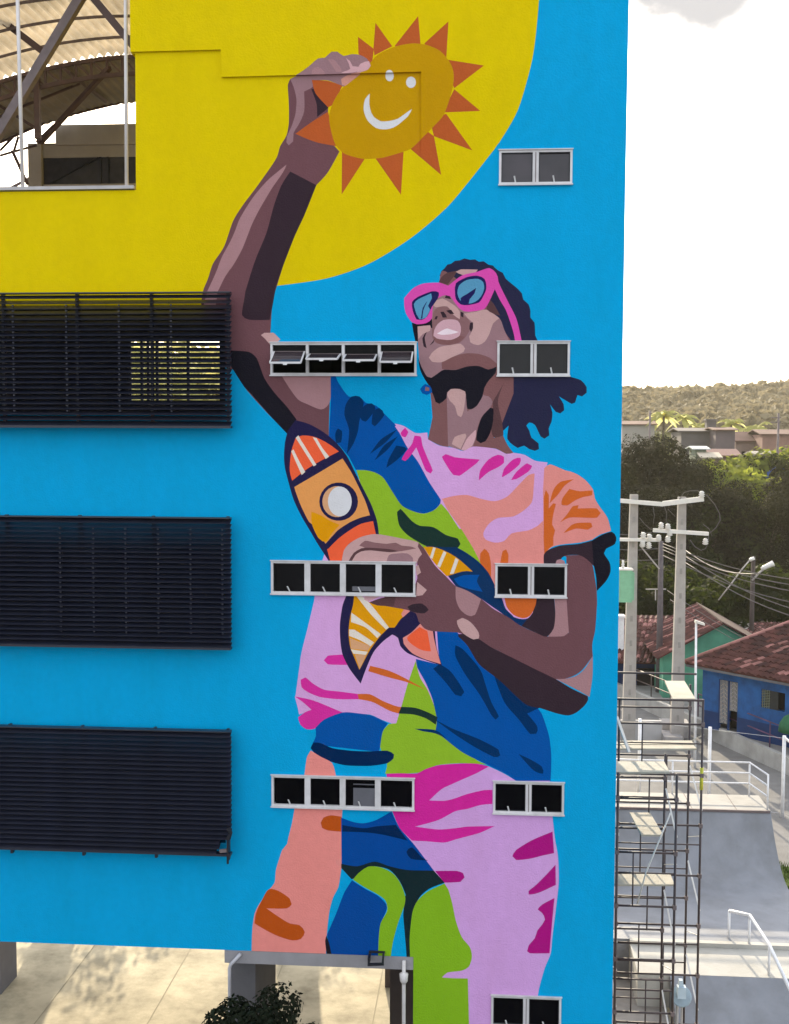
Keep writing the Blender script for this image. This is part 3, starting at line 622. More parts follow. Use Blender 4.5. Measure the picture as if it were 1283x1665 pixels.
# --- louvre screens: frame, every slat its own piece
def louvre(y0, y1, n, idx):
    A = pl(200, y0, -.28); B = pl(200, y1, -.28); xr0 = pl(375, (y0 + y1) / 2, -.28).x; xl = -10.6
    z1, z0 = A.z, B.z; m = MB()
    pitch = (z1 - z0) / n
    xs = [pl(px, 700, -.28).x for px in (4, 124, 245)] + [xr0 - .06]
    pit = xs[1] - xs[0]; xs = [xs[0] - 3 * pit, xs[0] - 2 * pit, xs[0] - pit] + xs
    for x in xs:
        m.box(x - .02, x + .02, -.20, -.13, z0 - (.0 if idx < 2 else .13), z1 + .03)
    for x in xs:
        for z in (z1 - .2, (z0 + z1) / 2, z0 + .25): m.box(x - .015, x + .015, -.13, -.001 if idx < 9 else .2, z - .02, z + .02)
    m.box(xl, xr0 - .0, -.31, -.17, z0 - .035, z0 + .0); m.box(xl, xr0 - .0, -.31, -.17, z1, z1 + .018)
    fr = part('louvre_screen', m, M_LOUV, bld)
    sm = MB(); hw = (xr0 - xl) / 2
    sm.slab([(-hw, -.075, -.034), (-hw, -.066, -.040), (-hw, .062, .022), (-hw, .055, .030)], (2 * hw, 0, 0))
    for dx in (-.0,): pass
    me = sm.mesh('slat', M_LOUV)
    for k in range(n):
        z = z0 + pitch * (k + .5)
        if idx == 2 and k < 3:
            continue
        piece('slat', me, fr, ((xl + xr0) / 2, -.24, z), rot=(R(random.uniform(-1.2, 1.2)), 0, 0))
    if idx == 2:  # lowest slats are cut back at the right, one hangs loose
        sm = MB(); h2 = hw - .09
        sm.slab([(-h2, -.075, -.034), (-h2, -.066, -.040), (-h2, .062, .022), (-h2, .055, .030)], (2 * h2, 0, 0)); me = sm.mesh('slat', M_LOUV)
        for k in range(3): piece('slat', me, fr, ((xl + xr0) / 2 - (.09 if k else .14), -.24, z0 + pitch * (k + .5)))
        m = MB(); m.bar((xr0 - .03, -.3, z0 + .42), (xr0 + .0, -.3, z0 + .33), .02, .06); m.bar((xr0 + .0, -.3, z0 + .33), (xr0 - .06, -.3, z0 + .22), .02, .05); m.bar((xr0 - .045, -.3, z0 + .24), (xr0 - .045, -.3, z0 - .15), .03, .03)
        part('loose_bracket', m, M_LOUVD, fr); m = MB(); m.bar((xr0 - .17, -.3, z0 + .045), (xr0 - .06, -.3, z0 + .06), .03, .05); part('end_cap', m, M_STEEL2, fr)
    # slat clips seen as small bright joints
    m = MB()
    xs2 = [pl(px, 700, -.24).x for px in ((25, 111, 196, 280) if idx == 0 else (96, 150, 203, 256, 309, 361) if idx == 1 else ())]
    for x in xs2:
        for k in range(2, n - 2): z = z0 + pitch * (k + .5); m.box(x - .012, x + .012, -.275, -.235, z + .012, z + .034)
    if m.v: part('slat_clip', m, mat('slat_clip_metal', (.05, .05, .07), .4, .1), fr, kind='stuff')
louvre(477, 692, 25, 0); louvre(842, 1050, 26, 1); louvre(1187, 1383, 25, 2)

# --- pilotis under the raised storeys
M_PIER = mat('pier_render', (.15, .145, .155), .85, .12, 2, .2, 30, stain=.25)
xa = pl(365, 1600).x
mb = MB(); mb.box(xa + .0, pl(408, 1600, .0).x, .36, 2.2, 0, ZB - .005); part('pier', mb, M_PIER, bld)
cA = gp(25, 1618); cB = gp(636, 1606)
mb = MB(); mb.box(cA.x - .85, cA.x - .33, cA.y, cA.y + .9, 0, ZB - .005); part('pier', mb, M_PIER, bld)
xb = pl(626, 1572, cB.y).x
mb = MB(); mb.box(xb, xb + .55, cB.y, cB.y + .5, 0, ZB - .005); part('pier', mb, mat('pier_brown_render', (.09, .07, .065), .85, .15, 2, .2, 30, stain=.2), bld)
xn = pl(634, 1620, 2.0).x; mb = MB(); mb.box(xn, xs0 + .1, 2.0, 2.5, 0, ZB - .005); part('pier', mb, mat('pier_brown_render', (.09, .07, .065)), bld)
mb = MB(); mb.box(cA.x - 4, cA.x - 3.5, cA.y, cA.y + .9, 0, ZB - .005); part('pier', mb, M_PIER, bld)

# --- vaulted terrace roof seen through the opening at the top left
rf = thing('terrace_roof', (pl(100, 300, 5).x, 5, 16.1), 'arched ribbed sheet roof on brown steel trusses behind the white pipes, upper left', 'roof')
APX = pl(240, 86, 6).x; ZA = 20.33; RR = 10.6
def vz(x): return ZA - (x - APX) ** 2 / (2 * RR)
def vault(y0, y1, amp, mats, name, x0=-17.5, x1=None):
    x1 = x1 if x1 is not None else APX + .5
    m = MB(); n = int((x1 - x0) / .045); vs = []; ys = [y0 + (y1 - y0) * k / 6 for k in range(7)]
    prof = [1, .9, 0, 0]
    for i in range(n + 1):
        x = x0 + (x1 - x0) * i / n; z = vz(x) + amp * prof[i % 4]
        for y in ys: vs.append((x, y, z + .012 * math.sin(x * 3 + y)))
    fs = [(i * 7 + k, i * 7 + k + 1, (i + 1) * 7 + k + 1, (i + 1) * 7 + k) for i in range(n) for k in range(6)]
    m.add(vs, fs); return part(name, m, mats, rf)
vault(.3, 6.2, .075, M_ROOFW, 'roof_sheet', x1=pl(221, 200).x - .0)
vault(6.2, 9.3, .02, M_ROOFG, 'roof_sheet')
def truss(y, h, nweb, sz=.07):
    m = MB(); x0, x1 = -15.5, APX + .4; n = nweb * 2
    up = [(x0 + (x1 - x0) * i / n, y, vz(x0 + (x1 - x0) * i / n) - .05) for i in range(n + 1)]
    dn = [(a, b, c - h) for a, b, c in up]
    for i in range(n):
        m.bar(up[i], up[i + 1], sz, sz); m.bar(dn[i], dn[i + 1], sz, sz * 1.1)
        m.bar(up[i], dn[i], sz * .6, sz * .6); m.bar(up[i], dn[i + 1], sz * .5, sz * .5)
    return part('truss', m, M_STEEL, rf)
truss(6.15, .34, 14); truss(12.0, .3, 12, .06)
m = MB()
for y in (.9, 1.9, 2.9, 3.9, 5.0):
    n = 30; x0, x1 = -15, pl(221, 200).x + .6 - .6
    pp = [(x0 + (x1 - x0) * i / n, y, vz(x0 + (x1 - x0) * i / n) - .05) for i in range(n + 1)]
    for i in range(n): m.bar(pp[i], pp[i + 1], .035, .045)
part('purlin', m, M_STEEL2, rf)
def brace(name, a, ya, b, yb, w, mt=M_STEEL):
    m = MB(); m.bar(pl(a[0], a[1], ya), pl(b[0], b[1], yb), w, w); return part(name, m, mt, rf)
brace('brace', (150, -35), 1.5, (-22, 250), 1.5, .14, M_STEEL2)
brace('brace', (138, -20), 1.6, (225, 85), 1.6, .12)
brace('brace', (-90, -38), 4, (75, 88), 4, .12)
brace('brace', (178, 110), 6.1, (66, 232), 7.6, .09); brace('brace', (111, 116), 6.1, (172, 165), 8.8, .06)
brace('brace', (60, 125), 6.1, (62, 226), 6.1, .11); brace('brace', (0, 172), 7, (64, 212), 7, .06)
brace('brace', (88, 205), 7.5, (60, 232), 7.5, .07); brace('brace', (20, 245), 8.5, (45, 300), 8.5, .06)
m = MB()
for (a, b, y) in (((40, 172), (130, 136), 7.5), ((0, 190), (125, 134), 7.8), ((125, 127), (224, 122), 8.2), ((0, 253), (60, 236), 9.2), ((0, 232), (90, 192), 9.2), ((100, 190), (224, 160), 9.2), ((0, 245), (22, 222), 9.1), ((22, 248), (30, 222), 9.1)):
    m.bar(pl(*a, y), pl(*b, y), .045, .045)
part('roof_tie', m, M_STEEL, rf)
rw = thing('terrace_back_wall', (pl(130, 300, 9.4).x, 9.4, 16.1), 'grey rendered wall with a dark glazed recess under the arched roof, upper left', 'wall')
def bx(m, xa, ya, xb_, yb, Y, Y2):
    A = pl(xa, ya, Y); B = pl(xb_, yb, Y); return m.box(A.x, B.x, Y, Y2, B.z, A.z)
m = MB()
Yw = 9.45
bx(m, 90, 203, 260, 233, Yw, Yw + .2); bx(m, 45, 234, 70, 480, Yw + .002, Yw + .2); bx(m, 70, 233, 260, 254, Yw + .12, Yw + .2); bx(m, 70, 300, 260, 480, Yw + .05, Yw + .2); bx(m, 45, 233.2, 90, 234.2, Yw + .01, Yw + .19)
part('wall', m, M_PLAST, rw)
m = MB(); bx(m, 70.4, 254.4, 260, 299.6, Yw + .15, Yw + .17); part('dark_glazing', m, mat('terrace_dark_glass', (.03, .032, .042), .15, .3), rw)
m = MB()
for xx in (163, 175): bx(m, xx - 2, 255, xx + 2, 299, Yw + .1, Yw + .14)
m.bar(pl(80, 298, Yw + .1), pl(160, 256, Yw + .1), .03, .03)
part('glazing_bar', m, M_LOUVD, rw)
m = MB(); m.box(-16, pl(221, 200).x - .0, .27, 9.7, 16.105, 16.16); part('terrace_floor', m, M_CONC, bld)
for (a, b, c) in (((27, -60), (37, 306), 'white vertical pipe nearer the left frame edge, standing on the terrace sill'), ((204, -60), (206, 304), 'white vertical pipe beside the yellow wall corner, standing on the terrace sill')):
    A = pl(*a, .1); B = pl(*b, .1); m = MB(); m.tube([(A.x, .1, A.z), (B.x, .1, zsill + .05)], .03, 10); m.box(B.x - .06, B.x + .06, .04, .16, zsill + .0505, zsill + .07)
    single('pipe', m, M_PIPE, c, 'pipe', 'white pipes at the terrace opening', (B.x, .1, zsill + .05))
# ------------------------------------------------------------------ ground, terrain
M_PAVE = mat('shade_dappled_yard', (.56, .49, .34), .9, .16, .8, .3, 8, stain=.5, sscale=1.1)  # stain patches also stand in for dappled tree shade
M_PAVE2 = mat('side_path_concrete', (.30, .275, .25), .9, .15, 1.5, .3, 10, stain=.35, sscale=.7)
M_ASPH = mat('grey_asphalt', (.17, .165, .16), .92, .12, 2, .3, 20, stain=.2)
M_GRASS = mat('field_grass', (.10, .14, .03), .9, .35, 1.5, .4, 12)
M_HILL = mat('hill_ground', (.075, .09, .035), .95, .35, .05)
def th(x, y):
    """terrain height"""
    if y < 105: return -.06
    t = y - 105
    h = min(t, 95) * .085 + max(0, min(t - 95, 140)) * .05
    if y > 330:
        u = min(1, (y - 330) / 230); u = u * u * (3 - 2 * u)
        h += u * (20 + 7 * noise.noise(Vector((x * .008, y * .006, 3))) + 3 * noise.noise(Vector((x * .03, y * .02, 9))))
        h -= u * max(-6, min(9, (x - 60) * .035))
    return h
mb = MB(); xs = [-420, -300, -200, -140, -100] + list(range(-80, 181, 10)) + [200, 240, 300, 380, 480]
ys = [-60, -20, 20, 60, 104.9] + list(range(106, 330, 16)) + list(range(340, 640, 14)) + [700, 800, 900]
vs = [(x, y, th(x, y)) for y in ys for x in xs]; nx = len(xs)
mb.smooth = True; mb.add(vs, [(j * nx + i, j * nx + i + 1, (j + 1) * nx + i + 1, (j + 1) * nx + i) for j in range(len(ys) - 1) for i in range(nx - 1)])
struct('terrain', mb, M_HILL)
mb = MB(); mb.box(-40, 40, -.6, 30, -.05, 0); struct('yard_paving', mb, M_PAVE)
mb = MB(); mb.box(-60, 60, -50, -.601, -.05, -.004); struct('unseen_front_ground', mb, mat('bounce_dimming_asphalt', (.05, .05, .05), .92, .15, 2, .3, 20, stain=.2))  # unseen dark ground, added so less light bounces onto the lower facade
# joints of the yard paving, running away from the street
mb = MB()
for k in range(-6, 5):
    x = pl(300, 1600).x + k * 2.4
    mb.box(x - .012, x + .012, .6, 29, .002, .006)
struct('paving_joint', mb, mat('joint_tar', (.34, .30, .21), .9, .1))
# darker pavement strip beside the building's right side
A = gp(1003, 1531, .003); 
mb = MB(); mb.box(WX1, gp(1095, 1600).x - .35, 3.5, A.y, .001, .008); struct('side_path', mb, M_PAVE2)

# ------------------------------------------------------------------ foliage helpers
def leafmat(name, c, var=.5, transl=.35, vs=1.5, tcol=None):
    return mat(name, c, .75, var, vs, spec=.1, transl=transl, tcol=tcol)
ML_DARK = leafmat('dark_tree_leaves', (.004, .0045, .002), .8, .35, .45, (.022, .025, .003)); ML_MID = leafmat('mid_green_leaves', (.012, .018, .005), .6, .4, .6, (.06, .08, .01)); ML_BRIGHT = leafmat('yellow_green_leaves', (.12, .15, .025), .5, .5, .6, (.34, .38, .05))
ML_SHRUB = leafmat('shrub_leaves', (.010, .015, .007), .6, .2, 6); M_BARK = mat('tree_bark', (.07, .055, .04), .9, .25, 4, .4, 20)
ML_PALM = leafmat('palm_leaves', (.30, .30, .10), .35, .5, 1.5, (.75, .72, .3))
def crown(rng, h0, h1, rad, clumps, leaves, ls, flat=.8):
    m = MB(); cs = []
    for i in range(clumps):
        t = rng.random(); a = rng.random() * 6.283; z = h0 + (h1 - h0) * t
        rr = rad * math.sin(math.pi * (.18 + .72 * t)) ** .7 * (.35 + .65 * rng.random() ** .5)
        cs.append((Vector((rr * math.cos(a), rr * math.sin(a), z)), rad * rng.uniform(.26, .46)))
    vs = []; fs = []
    for c, cr in cs:
        for k in range(leaves):
            d = Vector((rng.gauss(0, 1), rng.gauss(0, 1), rng.gauss(0, 1))); d.normalize(); p = c + Vector((d.x, d.y, d.z * flat)) * cr * (1 + .13 * math.sin(d.x * 7 + c.x) * math.cos(d.z * 6 + c.y)) * rng.uniform(.80, 1.04)
            n = (d + Vector((rng.gauss(0, .35), rng.gauss(0, .35), rng.gauss(0, .35) + .2))).normalized(); t = n.cross(Vector((rng.gauss(0, 1), rng.gauss(0, 1), rng.gauss(0, 1)))).normalized(); b = n.cross(t)
            s1 = ls * rng.uniform(.6, 1.3); s2 = s1 * rng.uniform(.45, .8); q = len(vs)
            vs += [p - t * s1, p + b * s2, p + t * s1, p - b * s2]; fs.append((q, q + 1, q + 2, q + 3))
    m.add(vs, fs); return m, cs
def trunkmb(rng, cs, h0, r0):
    m = MB(); top = Vector((rng.uniform(-.3, .3), rng.uniform(-.3, .3), h0 + .5)); m.tube([(0, 0, -.3), (0, 0, h0 * .5), top], r0, 8, r0 * .6)
    for c, cr in cs[::max(1, len(cs) // 9)]:
        mid = top.lerp(c, .5) + Vector((0, 0, -.3)); m.tube([top - Vector((0, 0, .3)), mid, c], r0 * .45, 6, r0 * .12)
    return m
TPL = {}
def tree(name, loc, key, label, group, scale=1.0, rot=0.0):
    """key -> (seed,h0,h1,rad,clumps,leaves,ls,mat)"""
    if key not in TPL:
        sd, h0, h1, rad, cl, lv, ls, mt = TREES[key]; rng = random.Random(sd)
        m, cs = crown(rng, h0, h1, rad, cl, lv, ls); t = trunkmb(rng, cs, h0, rad * .06)
        TPL[key] = (m.mesh('crown', mt), t.mesh('trunk', M_BARK))
    cm, tm = TPL[key]
    r = thing(name, loc, label, 'tree', group); r.rotation_euler.z = rot; r.scale = (scale,) * 3
    for nm, me in (('trunk', tm), ('crown', cm)):
        o = bpy.data.objects.new(nm, me); col.objects.link(o); o.parent = r
    return r
ML_REAR = leafmat('glow_tinted_leaves', (.30, .31, .10), .4, .6, .6, (.80, .74, .32))  # leaf colours raised to carry the sunny glow behind the louvre
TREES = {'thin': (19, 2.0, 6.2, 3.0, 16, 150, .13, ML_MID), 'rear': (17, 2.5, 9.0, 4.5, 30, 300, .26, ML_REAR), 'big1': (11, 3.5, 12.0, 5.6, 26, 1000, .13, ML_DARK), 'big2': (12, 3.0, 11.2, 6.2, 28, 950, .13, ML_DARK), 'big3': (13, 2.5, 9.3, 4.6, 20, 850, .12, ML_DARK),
         'mid1': (14, 1.5, 6.5, 3.4, 34, 150, .24, ML_MID), 'lite1': (15, 1.5, 6.0, 3.6, 36, 150, .24, ML_BRIGHT), 'lite2': (16, 2.5, 9.0, 4.5, 40, 190, .3, ML_BRIGHT)}
def at(px, Y): return pl(px, 712, Y).x
GT = 'dark trees beyond the houses'
spots = [(1035, 88, 'big1', .95, 'tall dark rounded tree behind the left concrete pole'), (1082, 84, 'big2', .98, 'tall dark tree rising above the right concrete pole'), (1128, 92, 'big1', .80, 'dark tree filling the gap right of the concrete poles'),
         (1172, 86, 'big3', .80, 'lower dark tree behind the street lamp with two arms'), (1215, 90, 'big2', .70, 'dark broad tree behind the cables, right of the street lamp'), (1262, 84, 'big3', .84, 'dark tree at the right frame edge above the tiled roof'),
         (1300, 92, 'big1', .68, 'dark tree cut off by the right frame edge'), (1148, 74, 'big3', .86, 'dark tree above the green gable'), (1240, 72, 'big3', .8, 'dark tree directly behind the blue house roof'), (1060, 72, 'big3', .85, 'dark tree between the two concrete poles'),
         (1015, 76, 'big2', .85, 'dark tree half hidden by the edge of the blue wall'), (1195, 74, 'mid1', 1.05, 'small green tree below the street lamp'), (1105, 70, 'mid1', .9, 'small green tree behind the right concrete pole')]
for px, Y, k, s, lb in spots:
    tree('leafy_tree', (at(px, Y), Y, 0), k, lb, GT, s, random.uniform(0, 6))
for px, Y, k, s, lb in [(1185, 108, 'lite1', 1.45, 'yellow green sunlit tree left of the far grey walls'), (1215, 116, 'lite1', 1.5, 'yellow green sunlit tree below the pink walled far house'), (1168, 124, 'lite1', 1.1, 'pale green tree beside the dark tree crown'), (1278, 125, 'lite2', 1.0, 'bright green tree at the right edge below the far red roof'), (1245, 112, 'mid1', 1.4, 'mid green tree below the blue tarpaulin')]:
    p = pl(px, 712, Y); tree('sunlit_tree', (p.x, Y, th(p.x, Y)), k, lb, 'sunlit trees in front of the far village', s, random.uniform(0, 6))
for px, Y, s, lb in [(1112, 118, .95, 'mid green tree hiding the foot of the dark grey far house'), (1176, 112, .8, 'mid green tree before the dark mauve far house'), (1206, 126, 1.0, 'mid green tree before the pink walled far house'), (1250, 124, .9, 'mid green tree under the brick walled far house')]:
    p = pl(px, 712, Y); tree('village_tree', (p.x, Y, th(p.x, Y)), 'mid1', lb, 'trees among the far houses', s, px)
# bright trees behind the building, seen through the top louvre
for i, (px, Y, s) in enumerate([(222, 74, 1.75), (262, 82, 2.0), (300, 74, 1.6), (335, 86, 1.95), (368, 78, 1.7)]):
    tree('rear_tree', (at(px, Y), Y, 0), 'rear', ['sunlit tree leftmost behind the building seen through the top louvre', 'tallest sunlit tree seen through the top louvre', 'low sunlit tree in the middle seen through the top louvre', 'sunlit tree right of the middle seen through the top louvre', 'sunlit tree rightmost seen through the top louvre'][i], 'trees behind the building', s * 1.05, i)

# far woods on the hills: countless crowns, one object
rng = random.Random(5)
BL = []
for k in range(3):
    m, _ = crown(rng, -1.5, 2.6, 3.6, 12, 16, 1.0, .8); BL.append((m.v, m.f))
mb = MB()
for i in range(1150):
    y = rng.uniform(330, 600); x = y * rng.uniform(-.12, .36) if i < 950 else rng.uniform(-200, 260)
    v, f = BL[i % 3]; s = rng.uniform(.8, 1.9) * (1.25 if y > 520 else 1); a = rng.random() * 6.28; c, sn = math.cos(a) * s, math.sin(a) * s; z = th(x, y) + .6
    b = len(mb.v); mb.v += [Vector((x + p.x * c - p.y * sn, y + p.x * sn + p.y * c, z + p.z * s)) for p in v]; mb.f += [tuple(b + q for q in ff) for ff in f]; mb.m += [0] * len(f); mb.sm += [False] * len(f)
o = single('hillside_woods', mb, leafmat('haze_paled_leaves', (.17, .145, .09), .4, .3, .05, (.27, .225, .13)), 'hazy wooded hillside along the skyline', 'woods'); o['kind'] = 'stuff'  # leaves paled: distance haze is put into their colour
mb = MB()
for i in range(300):
    y = rng.uniform(112, 320); x = y * rng.uniform(.1, .38) + rng.uniform(-5, 5)
    v, f = BL[i % 3]; s = rng.uniform(.35, .7); a = rng.random() * 6.28; c, sn = math.cos(a) * s, math.sin(a) * s; z = th(x, y) + .2
    b = len(mb.v); mb.v += [Vector((x + p.x * c - p.y * sn, y + p.x * sn + p.y * c, z + p.z * s)) for p in v]; mb.f += [tuple(b + q for q in ff) for ff in f]; mb.m += [0] * len(f); mb.sm += [False] * len(f)
o = single('village_bushes', mb, leafmat('far_bush_leaves', (.10, .11, .035), .4, .4, .3), 'low bushes scattered between the far village roofs', 'bushes'); o['kind'] = 'stuff'

# coconut palms
def palm(px, ytop, Y, lb, s=1.0):
    p = pl(px, ytop, Y); zb = th(p.x, Y); r = thing('coconut_palm', (p.x, Y, zb), lb, 'palm', 'coconut palms before the hill')
    m = MB(); top = Vector((p.x, Y, p.z - 1.2 * s)); m.tube([(p.x - .5, Y, zb), (p.x - .15, Y, (zb + top.z) / 2), top], .22 * s, 7, .14 * s); part('trunk', m, M_BARK, r)
    m = MB(); rg = random.Random(int(px)); n = 17
    for k in range(n):
        a = 6.283 * k / n + rg.uniform(-.15, .15); L = s * rg.uniform(2.4, 3.3); e = rg.uniform(.0, 1.15); prev = None
        for q in range(7):
            u = q / 6; x = L * u * math.cos(e * .8); z = L * (u * math.sin(e) - .75 * u * u)
            c = top + Vector((x * math.cos(a), x * math.sin(a), z)); w = s * .55 * math.sin(math.pi * (.12 + .85 * u)); sd = Vector((-math.sin(a), math.cos(a), 0)) * w + Vector((0, 0, -w * .5)); se = Vector((math.sin(a), -math.cos(a), 0)) * w + Vector((0, 0, -w * .5))
            if prev: m.quad(prev[0], prev[0] + prev[1], c + sd * .8, c); m.quad(prev[0], c, c + se * .8, prev[0] + prev[2])
            prev = (c, sd, se)
    part('fronds', m, ML_PALM, r)
for a in [(1080, 662, 150, 'leftmost coconut palm rising behind the dark tree', 1.0), (1112, 668, 165, 'coconut palm just left of the grey chimney', .95), (1190, 676, 172, 'coconut palm behind the grey walls', 1.05), (1232, 680, 180, 'rightmost coconut palm above the red roof', 1.2), (1136, 684, 150, 'small coconut palm touching the grey walls', .8)]: palm(*a)

# ------------------------------------------------------------------ far village
M_TILE = mat('clay_roof_tiles', (.085, .030, .025), .85, .45, 2.2, .3, 14, stain=.25); M_TILEP = mat('faded_clay_tiles', (.27, .125, .11), .85, .3, 2)
M_TILED = mat('mossy_clay_tiles', (.045, .020, .018), .9, .3, 3)
M_FROOF = mat('far_red_roof', (.13, .07, .055), .85, .2, .5)
def housebox(name, px0, px1, y0, y1, Y, dep, wallm, roofm, label, gable=.0, wins=(), ov=.4, cat='house', group=None):
    A = pl(px0, y0, Y); B = pl(px1, y1, Y); z1 = A.z; z0 = min(B.z, th((A.x + B.x) / 2, Y)) - .5
    r = thing(name, ((A.x + B.x) / 2, Y, z0), label, cat, group)
    m = MB(); m.box(A.x, B.x, Y, Y + dep, z0, z1); part('wall', m, wallm, r)
    m = MB(); g = gable
    if g > 0:
        xa, xb_ = A.x - ov, B.x + ov
        m.slab([(xa, Y - ov, z1), (xa, Y + dep / 2, z1 + g), (xa, Y + dep + ov, z1), (xa, Y + dep + ov, z1 + .12), (xa, Y + dep / 2, z1 + g + .14), (xa, Y - ov, z1 + .12)], (xb_ - xa, 0, 0))
    else: m.box(A.x - ov * .5, B.x + ov * .5, Y - ov * .5, Y + dep + ov * .5, z1, z1 + .15)
    part('roof', m, roofm, r)
    for (wx0, wy0, wx1, wy1, nm) in wins:
        P = pl(wx0, wy0, Y - .03); Q = pl(wx1, wy1, Y - .03); m = MB(); m.box(P.x, Q.x, Y - .05, Y - .002, Q.z, P.z); part(nm, m, M_GLASS, r)
    return r
FG = 'far village houses'
wg = mat('far_grey_render', (.11, .10, .10), .9, .15, .5); wp = mat('far_pink_render', (.28, .20, .17), .9, .1, .5); ww = mat('far_white_render', (.30, .28, .25), .9, .1, .5)
housebox('village_house', 1012, 1064, 691, 722, 150, 6, ww, M_FROOF, 'long low house with pale ridge at the left of the far village', .5, group=FG)
h_ = housebox('village_house', 1108, 1164, 702, 752, 132, 8, wg, mat('far_grey_roof', (.12, .105, .105), .9, .1), 'dark grey far house with a square chimney', .4, group=FG)
A = pl(1150, 684, 133); B = pl(1164, 703, 133); m = MB(); m.box(A.x, B.x, 133, 134.6, B.z - 1, A.z); m.box(A.x - .15, B.x + .15, 132.9, 134.7, A.z, A.z + .2); part('chimney', m, wg, h_)
housebox('village_house', 1164, 1194, 700, 758, 128, 6, mat('far_purple_render', (.12, .095, .10), .9, .15, .5), M_FROOF, 'narrow dark mauve far house beside the chimney', .3, group=FG)
housebox('village_house', 1196, 1234, 718, 752, 140, 7, wp, M_FROOF, 'far pink walled house with a sunlit red roof', 1.2, ((1206, 734, 1212, 745, 'window'), (1220, 734, 1226, 745, 'window')), group=FG)
housebox('village_house', 1240, 1300, 707, 735, 136, 8, mat('far_brick_wall', (.26, .15, .12), .9, .15, 1), M_FROOF, 'far brick walled house with a red roof at the right frame edge', .6, group=FG)
housebox('village_house', 1160, 1200, 742, 760, 118, 6, mat('far_rose_render', (.22, .13, .13), .9, .15, .5), mat('far_rose_roof', (.18, .10, .09), .9, .2), 'low rose coloured far house below the dark mauve one', .7, group=FG)
housebox('village_house', 1232, 1255, 740, 765, 115, 5, ww, mat('far_pale_roof', (.25, .23, .20), .9, .1), 'small pale far house left of the blue tarpaulin', .3, ((1236, 748, 1240, 755, 'window'), (1246, 748, 1250, 755, 'window')), group=FG)
housebox('village_shed', 1131, 1148, 731, 748, 114, 4, mat('far_green_wall', (.14, .17, .13), .9, .15, .5), mat('far_zinc_roof', (.40, .42, .42), .5, .1), 'small shed with a bright zinc roof at the edge of the dark tree', .25, group=FG, cat='shed')
housebox('village_shed', 1144, 1168, 745, 758, 112, 4, mat('far_brown_wall', (.16, .12, .09), .9, .15, .5), mat('far_buff_roof', (.42, .36, .28), .8, .1), 'buff roofed shed right of the zinc roofed one', .5, group=FG, cat='shed')
m = MB(); A = pl(1262, 765, 112)
m.smooth = True; n = 12
vs = [(A.x + 1.1 * math.cos(t * math.pi / n), 112 + s_ * 1.2, A.z - .9 + 1.3 * math.sin(t * math.pi / n)) for s_ in (-1, 0, 1) for t in range(n + 1)]
m.add(vs, [(j * (n + 1) + i, j * (n + 1) + i + 1, (j + 1) * (n + 1) + i + 1, (j + 1) * (n + 1) + i) for j in range(2) for i in range(n)])
single('tarpaulin', m, mat('blue_tarpaulin', (.03, .12, .42), .5, .1), 'small bright blue tarpaulin shelter in the far village', 'tarpaulin', loc=(A.x, 112, A.z - 1))
for px, y0, Y, lb in ((1266, 672, 118, 'far utility pole above the red roof at the right'), (1057, 668, 125, 'thin far pole behind the dark tree at the left')):
    p = pl(px, y0, Y); zb = th(p.x, Y); m = MB(); m.tube([(p.x, Y, zb), (p.x, Y, p.z)], .13, 6)
    if px > 1200: m.bar((p.x - .8, Y, p.z - .5), (p.x + .3, Y, p.z - .5), .12, .12); m.bar((p.x - .8, Y, p.z - 1.0), (p.x + .3, Y, p.z - 1.0), .1, .1)
    single('utility_pole', m, M_STEEL2, lb, 'pole', loc=(p.x, Y, zb))

# ------------------------------------------------------------------ near houses across the road
def tiled_plane(parent, P, seed=1, w=.21, l=.36):
    """P = eaveL, eaveR, ridgeR, ridgeL ; barrel tiles as real geometry"""
    rg = random.Random(seed); a, b, c, d = [Vector(p) for p in P]
    m = MB(); L = ((b - a).length + (c - d).length) / 2; D = ((d - a).length + (c - b).length) / 2; nc = int(L / w); nr = int(D / l)
    nrm = (b - a).cross(d - a).normalized()
    if nrm.z < 0: nrm = -nrm
    m.slab([a, b, c, d], -nrm * .06)
    for r_ in range(nr):
        v0, v1 = r_ / nr - .003, (r_ + 1.25) / nr
        for k in range(nc):
            if rg.random() < .012: continue
            u0, u1 = k / nc, (k + .92) / nc; lift = .02 + rg.uniform(0, .022); q = rg.random(); m.mi = 1 if q < .13 else (2 if q < .33 else 0)
            def pt(u, v): return (a.lerp(b, u)).lerp(d.lerp(c, u), min(v, 1.0))
            j = rg.uniform(-.15, .15) / nr; um = (u0 + u1) / 2
            A0, A1, AM = pt(u0, v0 + j), pt(u1, v0 + j), pt(um, v0 + j); B0, B1, BM = pt(u0, v1), pt(u1, v1), pt(um, v1); hgt = .075
            m.add([A0 + nrm * lift, AM + nrm * (lift + hgt), A1 + nrm * lift, B0 + nrm * .0, BM + nrm * hgt * .7, B1 + nrm * .0, A0 + nrm * 0.0, A1 + nrm * 0.0],
                  [(0, 1, 4, 3), (1, 2, 5, 4), (6, 7, 2, 1, 0)])
    m.mi = 0
    return part('roof_tiles', m, [M_TILE, M_TILEP, M_TILED], parent, kind='stuff')
SWZ = .55
A = gp(1141, 1182, SWZ); B = gp(1283, 1216, SWZ); d = (B - A); d.z = 0; d.normalize(); nb = Vector((-d.y, d.x, 0)); B = A + d * 7.5
hc = thing('blue_house', A, 'bright blue single storey house with a weathered clay tile roof and grille door', 'house')
HW = 2.75; DP = 6.5
U = Vector((0, 0, 1))
M_BLUEH = mat('blue_house_paint', (.012, .09, .28), .8, .32, 2.5, .25, 20, stain=.3, sscale=1.2); M_BLUED = mat('darker_blue_dado', (.008, .035, .12), .8, .15, 2.5)
def fpt(u, z, off=0.0): return A + d * u + U * z - nb * off
